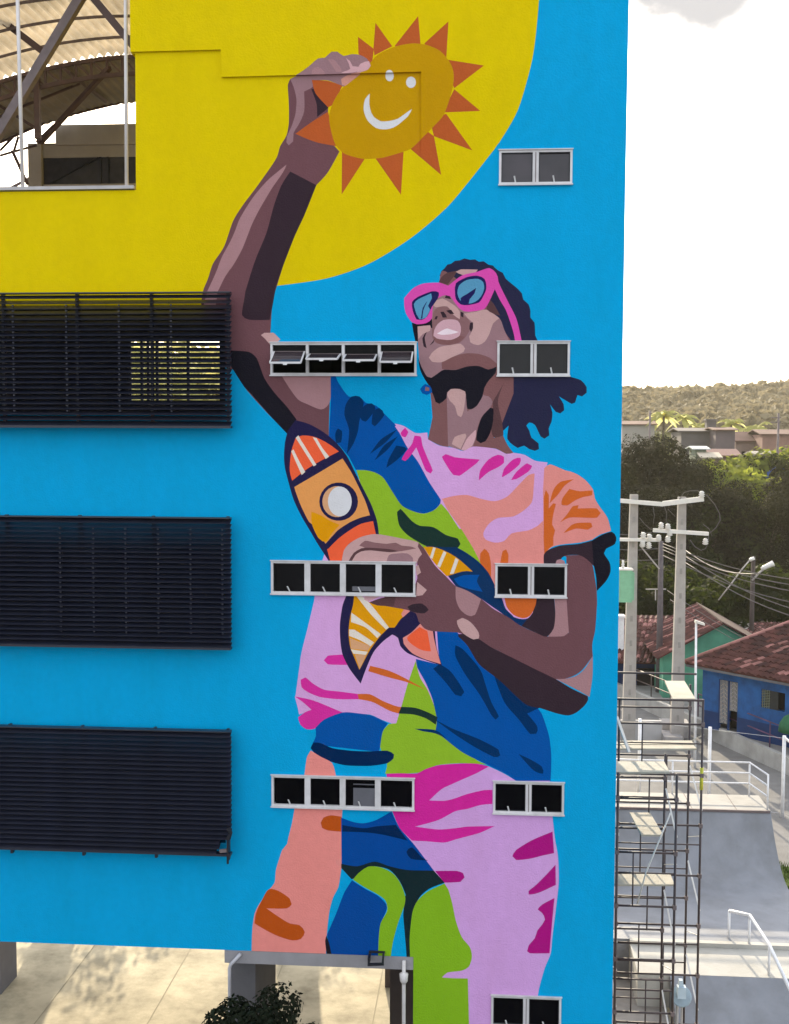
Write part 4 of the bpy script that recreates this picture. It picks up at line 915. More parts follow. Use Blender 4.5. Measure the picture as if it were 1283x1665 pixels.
# door and window openings measured from the photograph
def ux(px, py): # distance along the front wall for a pixel
    r_ = ray(px, py); n_ = nb; t = (A - CAM).dot(n_) / r_.dot(n_); return (CAM + r_ * t - A).dot(d), (CAM + r_ * t - A).z
du0, _ = ux(1168, 1150); du1, _ = ux(1199, 1150); _, dz1 = ux(1180, 1106)
wu0, wz1 = ux(1238, 1120); wu1, wz0 = ux(1276, 1158)
m = MB()
def wbox(m, u0, u1, z0, z1, o0=0.0, o1=-.18):
    p = [fpt(u0, z0, o0), fpt(u1, z0, o0), fpt(u1, z1, o0), fpt(u0, z1, o0)]; m.slab(p, nb * (o0 - o1)); return m
wbox(m, 0, du0, .0, HW); wbox(m, du0, du1, dz1, HW); wbox(m, du1, wu0, 0, HW); wbox(m, wu0, wu1, 0, wz0); wbox(m, wu0, wu1, wz1, HW); wbox(m, wu1, 7.5, 0, HW)
m.slab([A + nb * .18, A + nb * DP, A + nb * DP + U * HW, A + nb * .18 + U * HW], d * .18); m.slab([A + nb * DP, A + nb * DP + d * 7.5, A + nb * DP + d * 7.5 + U * HW, A + nb * DP + U * HW], nb * .15)
m.slab([A + d * 7.32 + nb * .18, A + d * 7.32 + nb * DP, A + d * 7.32 + nb * DP + U * HW, A + d * 7.32 + nb * .18 + U * HW], d * .18)
part('wall', m, M_BLUEH, hc)
m = MB(); wbox(m, 0, du0, .0, .75, .012, .001); wbox(m, du1, 7.5, 0, .75, .012, .001); part('dado', m, M_BLUED, hc)
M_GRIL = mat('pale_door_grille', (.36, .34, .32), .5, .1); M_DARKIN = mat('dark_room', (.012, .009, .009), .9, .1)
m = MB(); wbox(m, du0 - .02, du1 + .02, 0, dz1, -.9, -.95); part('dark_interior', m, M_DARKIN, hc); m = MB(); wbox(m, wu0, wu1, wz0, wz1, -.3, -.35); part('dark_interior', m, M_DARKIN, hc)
m = MB(); um = (du0 + du1) / 2 + .0
for (a_, b_, z0_, z1_) in ((du0 + .06, um - .06, .35, dz1), (um + .08, du1 - .06, .95, dz1)):
    for k in range(6):
        u = a_ + (b_ - a_) * k / 5; m.bar(fpt(u, z0_, -.05), fpt(u, z1_ - .03, -.05), .03, .03)
    nz = int((z1_ - z0_) / .17)
    for k in range(nz):
        z = z0_ + k * .17; m.bar(fpt(a_, z, -.05), fpt((a_ + b_) / 2, z + .12, -.05), .035, .02); m.bar(fpt(b_, z, -.05), fpt((a_ + b_) / 2, z + .12, -.05), .035, .02)
dr = part('door', m, M_GRIL, hc)
m = MB(); m.bar(fpt(um, 0, -.06), fpt(um, dz1, -.06), .09, .06); m.bar(fpt(du0 + .02, 0, -.04), fpt(du0 + .02, dz1, -.04), .08, .06); part('door_frame', m, M_BLUED, dr)
m = MB(); wm = wu0 + (wu1 - wu0) * .36
for k in range(4): u = wu0 + .05 + (wm - wu0 - .1) * k / 3; m.bar(fpt(u, wz0, -.04), fpt(u, wz1, -.04), .03, .03)
for k in range(7): z = wz0 + (wz1 - wz0) * k / 7; m.bar(fpt(wu0, z, -.04), fpt(wm, z + .1, -.04), .025, .02)
wn_ = part('window', m, mat('green_grey_grille', (.17, .19, .14), .6, .1), hc)
m = MB(); wbox(m, wm, wm + (wu1 - wu0) * .34, wz0, wz1, -.03, -.06); part('shutter', m, mat('dark_shutter', (.02, .022, .022), .6, .2), wn_)
E0 = A - d * .5 - nb * .55 + U * (HW - .05); E1 = A + d * 8.0 - nb * .55 + U * (HW - .05); RG0 = A + d * 1.9 + nb * 3.3 + U * (HW + 1.55); RG1 = A + d * 8.0 + nb * 3.3 + U * (HW + 1.55)
EB0 = A - d * .5 + nb * (DP + .5) + U * (HW - .05)
tiled_plane(hc, (E0, E1, RG1, RG0), 3)
m = MB(); m.slab([E0, RG0, EB0], (0, 0, .09)); m.slab([EB0, RG0, RG1, EB0 + d * 8.5], (0, 0, .08)); part('roof_side', m, M_TILED, hc)
m = MB(); m.tube([RG0 + U * .06, RG1 + U * .06], .11, 8); m.tube([E0 + U * .05, RG0 + U * .05], .1, 8); part('ridge_tiles', m, M_TILEP, hc)
m = MB(); m.bar(E0 - U * .1 + nb * .06, E1 - U * .1 + nb * .06, .05, .12); part('fascia_board', m, mat('grey_fascia', (.12, .12, .13), .8, .1), hc)
# round green awning at the right edge
p = gp(1283, 1222, SWZ) + U * .9; m = MB(); m.lathe((p.x, p.y - .5, p.z), [(.55, 0), (.5, .3), (.35, .55), (.1, .7), (.02, .72)], 16)
single('parasol', m, mat('green_canvas', (.015, .10, .04), .7, .2), 'dark green canvas parasol before the blue house, cut by the frame', 'parasol', loc=(p.x, p.y - .5, p.z - 1.2))

# green gabled house
Yg = A.y + 5.5
def gz(px, py, Y=Yg): p = pl(px, py, Y); return (p.x, Y, p.z)
gh = thing('green_house', (pl(1110, 1100, Yg).x, Yg, 0), 'house with a sea green gable wall between the concrete poles and the blue house', 'house')
x0, x1 = pl(1078, 1100, Yg).x, pl(1250, 1100, Yg).x; pk = pl(1172, 1014, Yg); el = pl(1078, 1066, Yg); er = pl(1262, 1058, Yg)
m = MB(); m.slab([(x0, Yg, -.05), (x1, Yg, -.05), (x1, Yg, er.z), (pk.x, Yg, pk.z), (x0, Yg, el.z)], (0, 6, 0)); part('wall', m, mat('sea_green_render', (.085, .30, .20), .85, .2, 1.5, .2, 20, stain=.2), gh)
m = MB(); t = Vector((0, 6.6, 0)); o_ = Vector((0, -.35, 0))
a1 = Vector((x0 - .35, Yg, el.z - .08)) + o_; a2 = Vector((pk.x, Yg, pk.z + .05)) + o_; a3 = Vector((x1 + .3, Yg, er.z - .1)) + o_
m.slab([a2, a3, a3 + U * .1, a2 + U * .1], t); part('roof', m, M_TILED, gh); tiled_plane(gh, (a1 + t, a1, a2, a2 + t), 5)
for i, (px, Y, s_) in enumerate([(1160, Yg + 9, .62), (1196, Yg + 11, .7), (1232, Yg + 12, .75), (1268, Yg + 10, .7), (1118, Yg + 13, .7), (1050, Yg + 14, .75)]):
    tree('garden_tree', (at(px, Y), Y, 0), 'mid1', ['small green tree just above the green gable peak', 'small green tree right of the green gable', 'small green tree below the left lamp arm foot', 'small green tree above the blue house roof at the right edge', 'small green tree right behind the right concrete pole', 'small green tree between the concrete poles, above the tile roof'][i], 'small trees behind the houses', s_, i * 1.3)
# long tiled house at the left
Yl = Yg + 2.2
lh = thing('brown_roof_house', (pl(1050, 1100, Yl).x, Yl, 0), 'house with dark walls and a mottled red tile roof behind the two concrete poles', 'house')
el_ = pl(1000, 1077, Yl); er_ = pl(1082, 1072, Yl); x0, x1 = pl(985, 1100, Yl).x, pl(1078, 1100, Yl).x - .15
m = MB(); m.box(x0, x1, Yl + .5, Yl + 6, -.05, el_.z); part('wall', m, mat('dark_blue_wall', (.012, .03, .10), .8, .2, 1, .2), lh)
m = MB(); m.box(pl(1038, 1100, Yl).x, pl(1066, 1100, Yl).x, Yl + .42, Yl + .498, 0, el_.z - .35); part('door', m, M_DARKIN, lh)
yr = Yl + 4.2; rl = pl(985, 1000, yr); rr_ = pl(1160, 1000, yr)
tiled_plane(lh, ((x0 - .5, Yl, el_.z), (x1 + .2, Yl, el_.z), (rr_.x - 1.4, yr, rl.z), (x0 - .5, yr, rl.z)), 8)
m = MB(); m.slab([(x0 - .5, yr + .01, rl.z), (rr_.x - 1.4, yr + .01, rl.z), (rr_.x - 1.4, Yl + 8, el_.z), (x0 - .5, Yl + 8, el_.z)], (0, 0, -.06)); part('roof_side', m, M_TILED, lh)
# right red roof beyond
rh = thing('right_tiled_house', (pl(1270, 1000, Yg + 8).x, Yg + 8, 0), 'dark red tile roof behind the blue house at the right frame edge', 'house')
Yn = Yg + 3.5; q0 = pl(1205, 1040, Yn); q1 = pl(1310, 1040, Yn); m = MB(); m.box(q0.x, q1.x, Yn + .4, Yn + 7, -.05, q0.z); part('wall', m, M_PLAST, rh)
yr = Yn + 3.8; s0 = pl(1228, 1012, yr); s1 = pl(1310, 1012, yr)
tiled_plane(rh, ((q0.x - .3, Yn, q0.z), (q1.x + .3, Yn, q0.z), (s1.x, yr, s0.z), (s0.x, yr, s0.z)), 10)
# white narrow wall pieces at the building's edge
m = MB(); a_ = pl(1004, 1004, 40); b_ = pl(1014, 1078, 40); m.box(a_.x - 1.5, b_.x, 40, 40.4, b_.z, a_.z); a2 = pl(1004, 1078, 40); m.box(a_.x - 1.5, b_.x + .03, 39.9, 40.5, a_.z, a_.z + .1); m.box(b_.x - .5, b_.x - .3, 40.05, 40.35, 0, b_.z)
single('sign_board', m, M_WHITE, 'white upright board showing at the edge of the blue building wall', 'board', loc=(b_.x, 40, 0))

# ------------------------------------------------------------------ road, sidewalk, kerb wall, railing
K0 = gp(1138, 1196, 0); K1 = gp(1283, 1262, 0)
kd = K1 - K0; kd.z = 0; kd.normalize(); kn = Vector((-kd.y, kd.x, 0)); K0e = K0 - kd * 14; K1e = K1 + kd * 14
mb = MB(); mb.slab([K0e, K1e, K1e - kn * 7, K0e - kn * 7], (0, 0, .012)); struct('road', mb, M_ASPH)
M_KERB = mat('kerb_concrete', (.36, .35, .33), .9, .15, 2, .3, 20, stain=.3)
mb = MB(); mb.slab([K0e, K1e, K1e + kn * .22, K0e + kn * .22], (0, 0, SWZ + .12)); struct('kerb_wall', mb, M_KERB)
mb = MB(); mb.slab([K0e + kn * .225, K1e + kn * .225, K1e + kn * 5, K0e + kn * 5], (0, 0, SWZ)); struct('pavement', mb, mat('pavement_concrete', (.27, .26, .25), .9, .15, 2, .3, 20, stain=.25))
def rail(name, pts, h, heights, r, mt, label, cat='railing', group=None, postr=None, z0=0):
    base = Vector(pts[0]); t = thing(name, base, label, cat, group)
    for hh in heights:
        m = MB(); m.tube([Vector(p) + U * hh for p in pts], r, 8); part('rail', m, mt, t)
    for p in pts:
        m = MB(); m.tube([Vector(p), Vector(p) + U * h], postr or r, 8); part('post', m, mt, t)
    return t
p0 = K0 + kn * .5 + U * SWZ; pts = [p0 + kd * (1.75 * k - 1.0) for k in range(0, 6)]
rail('street_railing', pts, 1.0, (.5, 1.0), .028, mat('dark_blue_red_railing', (.10, .045, .09), .5, .5, 1.2), 'dark red and blue tube railing along the raised pavement before the blue house', group='street railings')
pts = [p0 - kd * (1.75 * k + 1.6) for k in range(0, 4)]
rail('street_railing', pts, 1.0, (.5, 1.0), .028, mat('brown_railing', (.07, .05, .045), .5, .3, 1.2), 'brown tube railing on the raised pavement behind the scaffold', group='street railings')

# ------------------------------------------------------------------ skate ramp
M_RAMP = mat('ramp_blue_grey_paint', (.215, .225, .25), .6, .09, 1.6, .15, 12, spec=.4, stain=.26, sscale=1.1)
M_CREAM = mat('cream_concrete', (.43, .415, .375), .8, .1, 1.5, .2, 16, stain=.2, sscale=1.0)
ZP = 2.45
fe = gp(1251, 1316, ZP); fe0 = gp(1000, 1314, ZP); be = gp(1222, 1293, ZP)
bt = gp(1276, 1452, .90)
XR = fe.x; YF = (fe.y + fe0.y) / 2; YBK = be.y; YT = bt.y; XL = 2.3
ZD = .90
rp = thing('skate_ramp', (XR, YT, 0), 'blue grey concrete quarter pipe with a pale platform and cream ledge', 'ramp')
prof = []; n = 14
for k in range(n + 1):
    t = k / n; prof.append((YF + (YT - YF) * (1 - math.cos(t * math.pi / 2)) ** .0 * t, ZD + (ZP - ZD) * (1 - t) ** 2.1))
m = MB(); vs = []
for (y, z) in prof: vs += [(XL, y, z), (XR + (YF - y) * .06, y, z)]
m.smooth = True; m.add(vs, [(2 * i, 2 * i + 1, 2 * i + 3, 2 * i + 2) for i in range(n)]); m.smooth = False
Y3 = gp(1150, 1531, ZD).y; Y4 = gp(1150, 1586, .0).y
x2 = prof[-1] and XR + (YF - YT) * .06
m.slab([(XL, YT, ZD), (XL, Y3, ZD), (XR + 3, Y3, ZD), (XR + 3, YT - .02, ZD), (x2, YT, ZD)], (0, 0, -ZD + .01))
m.slab([(XR + (YF - y) * .06, y, z) for y, z in prof] + [(x2, YT, 0), (XR, YF, 0)], (-.1, 0, -.001))
part('ramp_face', m, M_RAMP, rp)
m = MB(); m.box(XL, XR, YF + .002, YBK, 0, ZP); part('platform', m, mat('pale_platform_concrete', (.31, .30, .28), .7, .1, 2, .2, 16, stain=.15), rp)
m = MB()
for x in (gp(1190, 1305, ZP).x, gp(1120, 1305, ZP).x): m.box(x - .012, x + .012, YF, YBK, ZP + .001, ZP + .005)
m.box(XL, XR - .02, YF - .06, YF + .0, ZP - .05, ZP + .012); part('coping', m, M_STEEL2, rp)
# cream ledge: bright lip, sloping cream apron, blue lower bank
Y5 = gp(1150, 1586, .76).y
m = MB(); m.box(XL + 1.2, XR + 6, Y3 - .16, Y3 - .002, 0, ZD + .03); m.slab([(XL + 1.2, Y3 - .165, ZD - .07), (XL + 1.2, Y5, .76), (XL + 1.2, Y5, .0), (XL + 1.2, Y3 - .165, .0)], (XR + 6 - XL - 1.2, 0, 0)); part('ledge', m, M_CREAM, rp)
m = MB(); x_ = gp(1092, 1620, .4).x
m.slab([(x_, Y5 - .003, .755), (x_, Y5 - .003, 0.001), (x_, Y5 - 1.25, .001)], (XR + 6 - x_, 0, 0)); part('lower_bank', m, M_RAMP, rp)

m = MB()
gA = gp(1262, 1345, 0); gB = gp(1283, 1440, 0)
gm = MB(); gm.slab([(XR + .35, YT + .1, 0.0), (XR + 9, YT + .1, 0.0), (XR + 9, YBK + 1.2, 0), (XR + .2, YBK + 1.0, 0)], (0, 0, .05)); struct('grass_verge', gm, M_GRASS)
rg = random.Random(4); m = MB()
for k in range(5200):
    x = rg.uniform(XR + .4, XR + 5); y = rg.uniform(YT + .15, YBK + 1.1); a = rg.random() * 6.28; hh = rg.uniform(.06, .2); w = .018
    m.add([(x - w * math.cos(a), y - w * math.sin(a), .04), (x + w * math.cos(a), y + w * math.sin(a), .04), (x + rg.uniform(-.08, .08), y + rg.uniform(-.08, .08), .04 + hh)], [(0, 1, 2)])
o = single('grass', m, leafmat('grass_blades', (.07, .11, .02), .5, .3, 3), 'green grass beside the skate ramp', 'grass'); o['kind'] = 'stuff'

# platform railing (three rails) with the returned end
zz = ZP
c0 = Vector((XL + .1, YBK - .08, zz)); c2 = Vector((gp(1225, 1300, zz).x - .05, YBK - .08, zz)); c1 = Vector((gp(1095, 1295, zz).x, YBK - .08, zz)); c3 = Vector((XR - .06, YF + .1, zz))
rail('platform_railing', [c0, c1, c2, c3], .98, (.36, .66, .96), .026, M_WHITE, 'white three rail guard at the back of the skate ramp platform')
# white fence posts behind
def fpost(px, y0, y1, lb):
    b = gp(px, y1, 0); hgt = (pl(px, y0, b.y).z)
    return b, hgt
t = None
b1, h1 = fpost(1152, 1182, 1312, ''); b2, h2 = fpost(1272, 1206, 1330, '')
t = thing('white_fence', b1, 'white post and wire fence between the skate ramp and the road', 'fence')
dd = (b2 - b1); b3 = b2 + Vector((dd.x, dd.y - 6, 0)).normalized() * 4.0
for p in (b1 - dd, b1, b2, b3):
    m = MB(); m.tube([p, p + U * h1], .06, 8); part('post', m, M_WHITE, t)
m = MB()
for (p, q_) in ((b1 - dd, b1), (b1, b2), (b2, b3)):
    for hh in (.15, h1 - .08): m.tube([p + U * hh, q_ + U * hh], .005, 4)
part('wire', m, M_WHITE, t)
m = MB(); dd2 = (b3 - b2); m.bar(b2 + U * (h1 - .05), b2 + dd2 + U * (h1 - .9), .06, .06); part('stay', m, M_WHITE, t)

# hand rail beside the lower bank
r0 = gp(1185, 1526, ZD); r1 = gp(1218, 1536, ZD); r2 = gp(1250, 1586, 0.76); r3 = gp(1300, 1700, .05)
hr = thing('handrail', r0, 'white bent handrail running down beside the cream ledge', 'handrail')
hz = 1.0
q0 = Vector((r0.x, r0.y, pl(1185, 1481, r0.y).z)); q1 = Vector((r1.x, r1.y, pl(1218, 1488, r1.y).z)); q2 = Vector((r2.x, r2.y, pl(1250, 1537, r2.y).z)); q3 = Vector((r3.x, r3.y, pl(1292, 1645, r3.y).z))
m = MB(); m.tube([q0, q1, q2, q3], .04, 8); part('rail', m, M_WHITE, hr)
for a_, b_ in ((r0, q0), (r1, q1), (r2, q2)): m = MB(); m.tube([a_, b_], .03, 8); part('post', m, M_WHITE, hr)

# low white walls, steps at the far side
m = MB(); a_ = gp(1018, 1204, 0); b_ = gp(1075, 1204, 0); m.box(a_.x - 2, b_.x, a_.y, a_.y + .2, 0, pl(1040, 1172, a_.y).z); 
single('low_wall', m, mat('pale_wall_render', (.42, .41, .41), .85, .08, 2, stain=.2), 'low pale wall standing behind the top of the scaffold', 'wall', loc=(b_.x, a_.y, 0))
m = MB(); a_ = gp(1080, 1212, 0); b_ = gp(1110, 1212, 0); m.box(a_.x, b_.x, a_.y, a_.y + 1.2, 0, .35); m.box(a_.x + .1, b_.x + .5, a_.y + 1.2, a_.y + 2.2, 0, .6)
single('steps', m, mat('step_concrete', (.33, .31, .30), .85, .1), 'two pale concrete steps up to the raised pavement behind the scaffold', 'steps', loc=(a_.x, a_.y, 0))

# ------------------------------------------------------------------ concrete poles, lines, lamps
M_POLE = mat('pole_concrete', (.36, .335, .315), .85, .1, 3, .2, 30, stain=.2); M_INS = mat('insulator_porcelain', (.62, .60, .56), .3, .05)
M_WIRE = mat('black_cable', (.10, .09, .085), .6, .1)
Yp = 31.0
def P_(px, py, Y=Yp): return pl(px, py, Y)
def pole(pxt, pyt, pxb, lb, arms, Y=Yp):
    T = pl(pxt, pyt, Y); Bx = pl(pxb, 1160, Y).x; t = thing('power_pole', (Bx, Y, 0), lb, 'power pole', 'concrete power poles')
    m = MB(); a, b = .27, .16
    m.add([(Bx - a, Y - a * .7, 0), (Bx + a, Y - a * .7, 0), (Bx + a, Y + a * .7, 0), (Bx - a, Y + a * .7, 0), (T.x - b, Y - b * .7, T.z), (T.x + b, Y - b * .7, T.z), (T.x + b, Y + b * .7, T.z), (T.x - b, Y + b * .7, T.z)],
          [(0, 3, 2, 1), (4, 5, 6, 7), (0, 1, 5, 4), (1, 2, 6, 5), (2, 3, 7, 6), (3, 0, 4, 7)]); part('shaft', m, M_POLE, t)
    m = MB()
    for k in range(9):
        z = T.z * (.1 + .1 * k); m.box(Bx + (T.x - Bx) * (.1 + .1 * k) - .05, Bx + (T.x - Bx) * (.1 + .1 * k) + .05, Y - .205 + .006 * k, Y - .19 + .008 * k, z - .12, z + .12)
    part('climbing_slot', m, mat('slot_shadow', (.27, .255, .24), .9, .1), t)
    for (a0, a1, hw, dy) in arms:
        m = MB(); m.bar(pl(*a0, Y + dy), pl(*a1, Y + dy), .16, hw); part('cross_arm', m, M_INS, t)
    return t
tp1 = pole(1031, 804, 1022, 'left concrete power pole with pale cross arms and a green transformer', [((985, 812), (1078, 820), .17, -.24), ((985, 877), (1072, 878), .13, -.24)])
tp2 = pole(1109, 808, 1101, 'right taller looking concrete power pole with an arm reaching right', [((1078, 819), (1144, 811), .2, -.24), ((1062, 862), (1152, 868), .15, -.24)])
for t, lst in ((tp1, ((1046, 870, 1), (1056, 873, 1), (1045, 884, 0), (1055, 886, 0))), (tp2, ((1075, 854, 1), (1086, 856, 1), (1141, 803, 1), (1071, 874, 0), (1086, 876, 0), (1147, 880, 0), (1089, 866, 0)))):
    for (px, py, up) in lst:
        p = pl(px, py, Yp - .3); m = MB(); m.lathe((p.x, p.y, p.z - .1), [(.05, -.05), (.13, 0), (.08, .04), (.13, .08), (.08, .12), (.11, .16), (.04, .22)], 10); part('insulator', m, M_INS, t)
m = MB(); a_ = pl(1007, 926, Yp - .6); b_ = pl(1026, 978, Yp - .6)
m.box(a_.x - .3, b_.x, Yp - .9, Yp - .35, b_.z, a_.z); 
for k in range(4): m.box(b_.x + .01, b_.x + .09, Yp - .85 + .14 * k, Yp - .82 + .14 * k, b_.z + .08, a_.z - .1)
tr = part('transformer', m, mat('pale_green_transformer', (.19, .42, .27), .5, .08), tp1)
m = MB(); m.box(a_.x - .35, b_.x + .04, Yp - .94, Yp - .3, a_.z + .001, a_.z + .06); c = pl(1013, 918, Yp - .6); m.lathe((c.x, Yp - .6, a_.z + .06), [(.06, 0), (.08, .05), (.04, .1), (.07, .16), (.04, .2), (.05, .32)], 8); part('transformer_lid', m, M_INS, tr)
m = MB(); m.bar(pl(1040, 886, Yp - .25), pl(1072, 925, Yp - .05), .05, .05); part('stay_arm', m, M_POLE, tp1)
m = MB()
def curve(pts, Y): return [pl(x, y, Y) for x, y in pts]
m.tube(curve([(1105, 812), (1112, 801), (1122, 798), (1135, 798), (1150, 806), (1162, 820), (1170, 835), (1171, 846), (1164, 858), (1155, 866)], Yp - .3), .018, 5)
m.tube(curve([(1122, 878), (1130, 889), (1140, 895), (1147, 892), (1151, 884), (1152, 872)], Yp - .3), .018, 5)
m.tube(curve([(1040, 842), (1048, 852), (1057, 860), (1066, 862)], Yp - .3), .014, 5); m.tube(curve([(1062, 824), (1064, 838), (1062, 852)], Yp - .3), .014, 5); m.tube(curve([(1080, 822), (1084, 834), (1083, 848), (1088, 852)], Yp - .3), .014, 5)
m.tube(curve([(1086, 828), (1098, 840)], Yp - .3), .012, 5); m.tube(curve([(1143, 852), (1153, 860), (1158, 872)], Yp - .3), .014, 5)
part('jumper_cable', m, M_WIRE, tp2)
# middle lattice pole behind
b = gp(1072, 1165, .5); t = thing('power_pole', (pl(1072, 1000, 38).x, 38, 0), 'slim grey pole standing between the two concrete poles', 'power pole', 'concrete power poles')
m = MB(); T = pl(1075, 880, 38); m.tube([(pl(1071, 1150, 38).x, 38, 0), T], .17, 8, .11); part('shaft', m, mat('dark_pole', (.10, .085, .09), .85, .15), t)
m = MB(); m.bar(pl(1050, 958, 38), pl(1083, 958, 38), .05, .05); m.bar(pl(1066, 958, 38), pl(1066, 976, 38), .05, .05); part('cross_arm', m, M_POLE, t)
# overhead lines
GW = 'overhead cables crossing towards the right'
ORD = ['topmost', 'third', 'fifth', 'sixth', 'second', 'seventh', 'short one', 'second lowest', 'lowest']
wires = [((1078, 884), (1283, 931)), ((1078, 894), (1283, 950)), ((1078, 903), (1283, 968)), ((1115, 905), (1283, 978)), ((1078, 889), (1283, 940)), ((1115, 915), (1283, 990)), ((1115, 895), (1200, 922)), ((1085, 960), (1283, 1062)), ((1090, 975), (1283, 1072))]
for i, (a, b_) in enumerate(wires):
    A_ = pl(*a, 36); B_ = pl(*b_, 30); n = 10; ext = B_ + (B_ - A_) * .35
    pts = [A_.lerp(ext, k / n) - U * (.35 * math.sin(math.pi * k / n)) for k in range(n + 1)]
    m = MB(); m.tube(pts, .022 if i < 7 else .015, 5)
    single('overhead_cable', m, M_WIRE, ORD[i] + ' of the thin dark cables running from the concrete poles to the right', 'cable', GW, loc=A_)
wl2 = [((990, 868), (1060, 866)), ((990, 892), (1070, 892)), ((990, 908), (1070, 910))]
for i, (a, b_) in enumerate(wl2):
    A_ = pl(*a, 36); B_ = pl(*b_, 36); m = MB(); m.tube([A_, A_.lerp(B_, .5) - U * .08, B_], .02, 5)
    single('overhead_cable', m, M_WIRE, ['upper', 'middle', 'lower'][i] + ' thin dark cable between the blue building edge and the slim grey pole', 'cable', 'overhead cables at the building edge', loc=A_)
# street lamp with two arms
Ys = 42.0
c = pl(1222, 1010, Ys); t = thing('street_lamp', (c.x, Ys, 0), 'dark street lamp pole with two raised arms before the dark trees', 'street lamp')
m = MB(); T = pl(1225, 905, Ys); m.tube([(c.x, Ys, 0), (T.x, Ys, T.z)], .13, 8, .1)
part('pole', m, mat('dark_lamp_pole', (.06, .045, .04), .8, .2), t)
m = MB(); m.tube(curve([(1223, 944), (1236, 930), (1243, 925)], Ys - .1), .05, 6); m.tube(curve([(1168, 976), (1190, 948), (1207, 925), (1219, 911)], Ys - .1), .035, 6); part('arm', m, M_POLE, t)
h0 = pl(1247, 921, Ys - .1); m = MB(); d_ = Vector((.62, 0, .32)).normalized(); m.tube([h0 - d_ * .3, h0 - d_ * .1, h0 + d_ * .25, h0 + d_ * .36], .1, 8, .16); part('lamp_head', m, M_INS, t)
h0 = pl(1219, 911, Ys - .1); m = MB(); m.tube([h0, h0 + d_ * .25], .09, 8); part('lamp_head', m, M_INS, t)
# slender white lamp post beside the right pole
Yk = 27; c = pl(1131, 1190, Yk); T = pl(1132, 1012, Yk); t = thing('floodlight_post', (c.x, Yk, 0), 'slender white post with a small floodlight left of the blue house', 'floodlight post')
m = MB(); m.tube([(c.x, Yk, 0), (T.x, Yk, T.z)], .055, 8, .04); part('post', m, M_WHITE, t)
m = MB(); m.slab([(T.x - .06, Yk - .15, T.z), (T.x + .3, Yk - .15, T.z - .1), (T.x + .3, Yk - .15, T.z - .02), (T.x - .04, Yk - .15, T.z + .1)], (0, .25, 0)); part('floodlight', m, M_INS, t)

# ------------------------------------------------------------------ scaffold tower
M_SC = mat('dark_scaffold_tube', (.045, .032, .035), .55, .3, 4, spec=.45); M_PLANK = mat('pale_timber_plank', (.40, .365, .30), .8, .15, 3, .2, 20, stain=.15); M_BRACE = mat('bare_metal_brace', (.55, .53, .50), .45, .1)
def scaffold(nm, xa, xb_, ya, yb, ztop, step, lb, yel=False):
    t = thing(nm, ((xa + xb_) / 2, (ya + yb) / 2, 0), lb, 'scaffold', 'scaffold towers beside the building')
    for x in (xa, xb_):
        for y in (ya, yb):
            m = MB(); m.tube([(x, y, 0), (x, y, ztop)], .023, 8); m.lathe((x, y, 0), [(.06, 0), (.06, .02), (.03, .03)], 8); part('upright', m, M_SC, t)
    nl = int(ztop / step)
    for k in range(1, nl + 1):
        z = k * step
        for y in (ya, yb):
            m = MB(); m.tube([(xa, y, z), (xb_, y, z)], .02, 6)
            if (k + (y == ya)) % 2:
                part('ledger', m, M_SC, t); continue
            xm = xa + (xb_ - xa) * (.28 if k % 2 else .72)
            m.tube([(xm, y, z), (xm, y, z - step)], .014, 6)
            m.tube([(xa, y, z - step * .38), (xb_, y, z - step * .38)], .014, 6)
            part('ledger', m, M_SC, t)
    m = MB()
    for k in range(1, nl + 1):
        for x in (xa, xb_):
            for y in (ya, yb): m.box(x - .035, x + .035, y - .035, y + .035, k * step - .04, k * step + .04)
    part('coupler', m, M_STEEL2, t, kind='stuff')
    for k in range(nl):
        for x in (xa, xb_):
            m = MB(); a, b = (ya, yb) if k % 2 else (yb, ya); m.bar((x + .02, a, k * step + .3), (x + .02, b, (k + 1) * step - .2), .03, .012); part('diagonal_brace', m, M_BRACE, t)
    return t
YA0, YA1 = 5.0, 6.4
XA = pl(1138, 1400, YA0).x
YC0, YC1 = 3.4, 4.75
XC = pl(1098, 1400, YC0).x
sa = scaffold('scaffold_tower', XA - 1.6, XA, YA0, YA1, pl(1138, 1137, YA0).z, 1.0, 'taller dark tube scaffold tower farther from the street, beside the blue wall')
sc = scaffold('scaffold_tower', XC - 1.05, XC, YC0, YC1, pl(1098, 1258, YC0).z, 1.0, 'nearer dark tube scaffold tower tight against the blue wall edge')
def plank(a, b, c_, d_, z, lb, grp='timber planks on the scaffold'):
    """four photo corners at height z"""
    P = [gp(*q_, z) for q_ in (a, b, c_, d_)]; m = MB(); m.slab(P, (0, 0, -.035)); ctr = sum(P, Vector()) / 4
    return single('plank', m, M_PLANK, lb, 'plank', grp, loc=ctr)
def zlev(px, py, Y): return pl(px, py, Y).z
plank((1081, 1107), (1113, 1107), (1131, 1136), (1094, 1136), zlev(1100, 1136, YA0), 'topmost pale plank lying across the taller scaffold tower')
z_ = zlev(1060, 1217, YA0 + .1)
plank((990, 1204), (1124, 1204), (1130, 1210), (990, 1210), z_ + .0, 'long thin plank below the top plank, farther of the two in its row')
plank((990, 1211.5), (1128, 1211.5), (1133, 1217), (990, 1217), z_ + .0, 'long thin plank below the top plank, nearer of the two in its row')
z_ = zlev(1050, 1255, YC0 + .1)
plank((990, 1238), (1080, 1238), (1089, 1255), (990, 1255), z_, 'wide pale plank on top of the nearer scaffold tower')
z_ = zlev(1050, 1357, YC0 + .05)
plank((1024, 1321), (1057, 1321), (1078, 1357), (1043, 1357), z_, 'short pale plank running away from the street halfway up the nearer tower')
z_ = zlev(1050, 1438, YC0 + .1)
plank((990, 1421), (1090, 1421), (1097, 1438), (990, 1438), z_, 'lowest pale plank on the nearer scaffold tower')
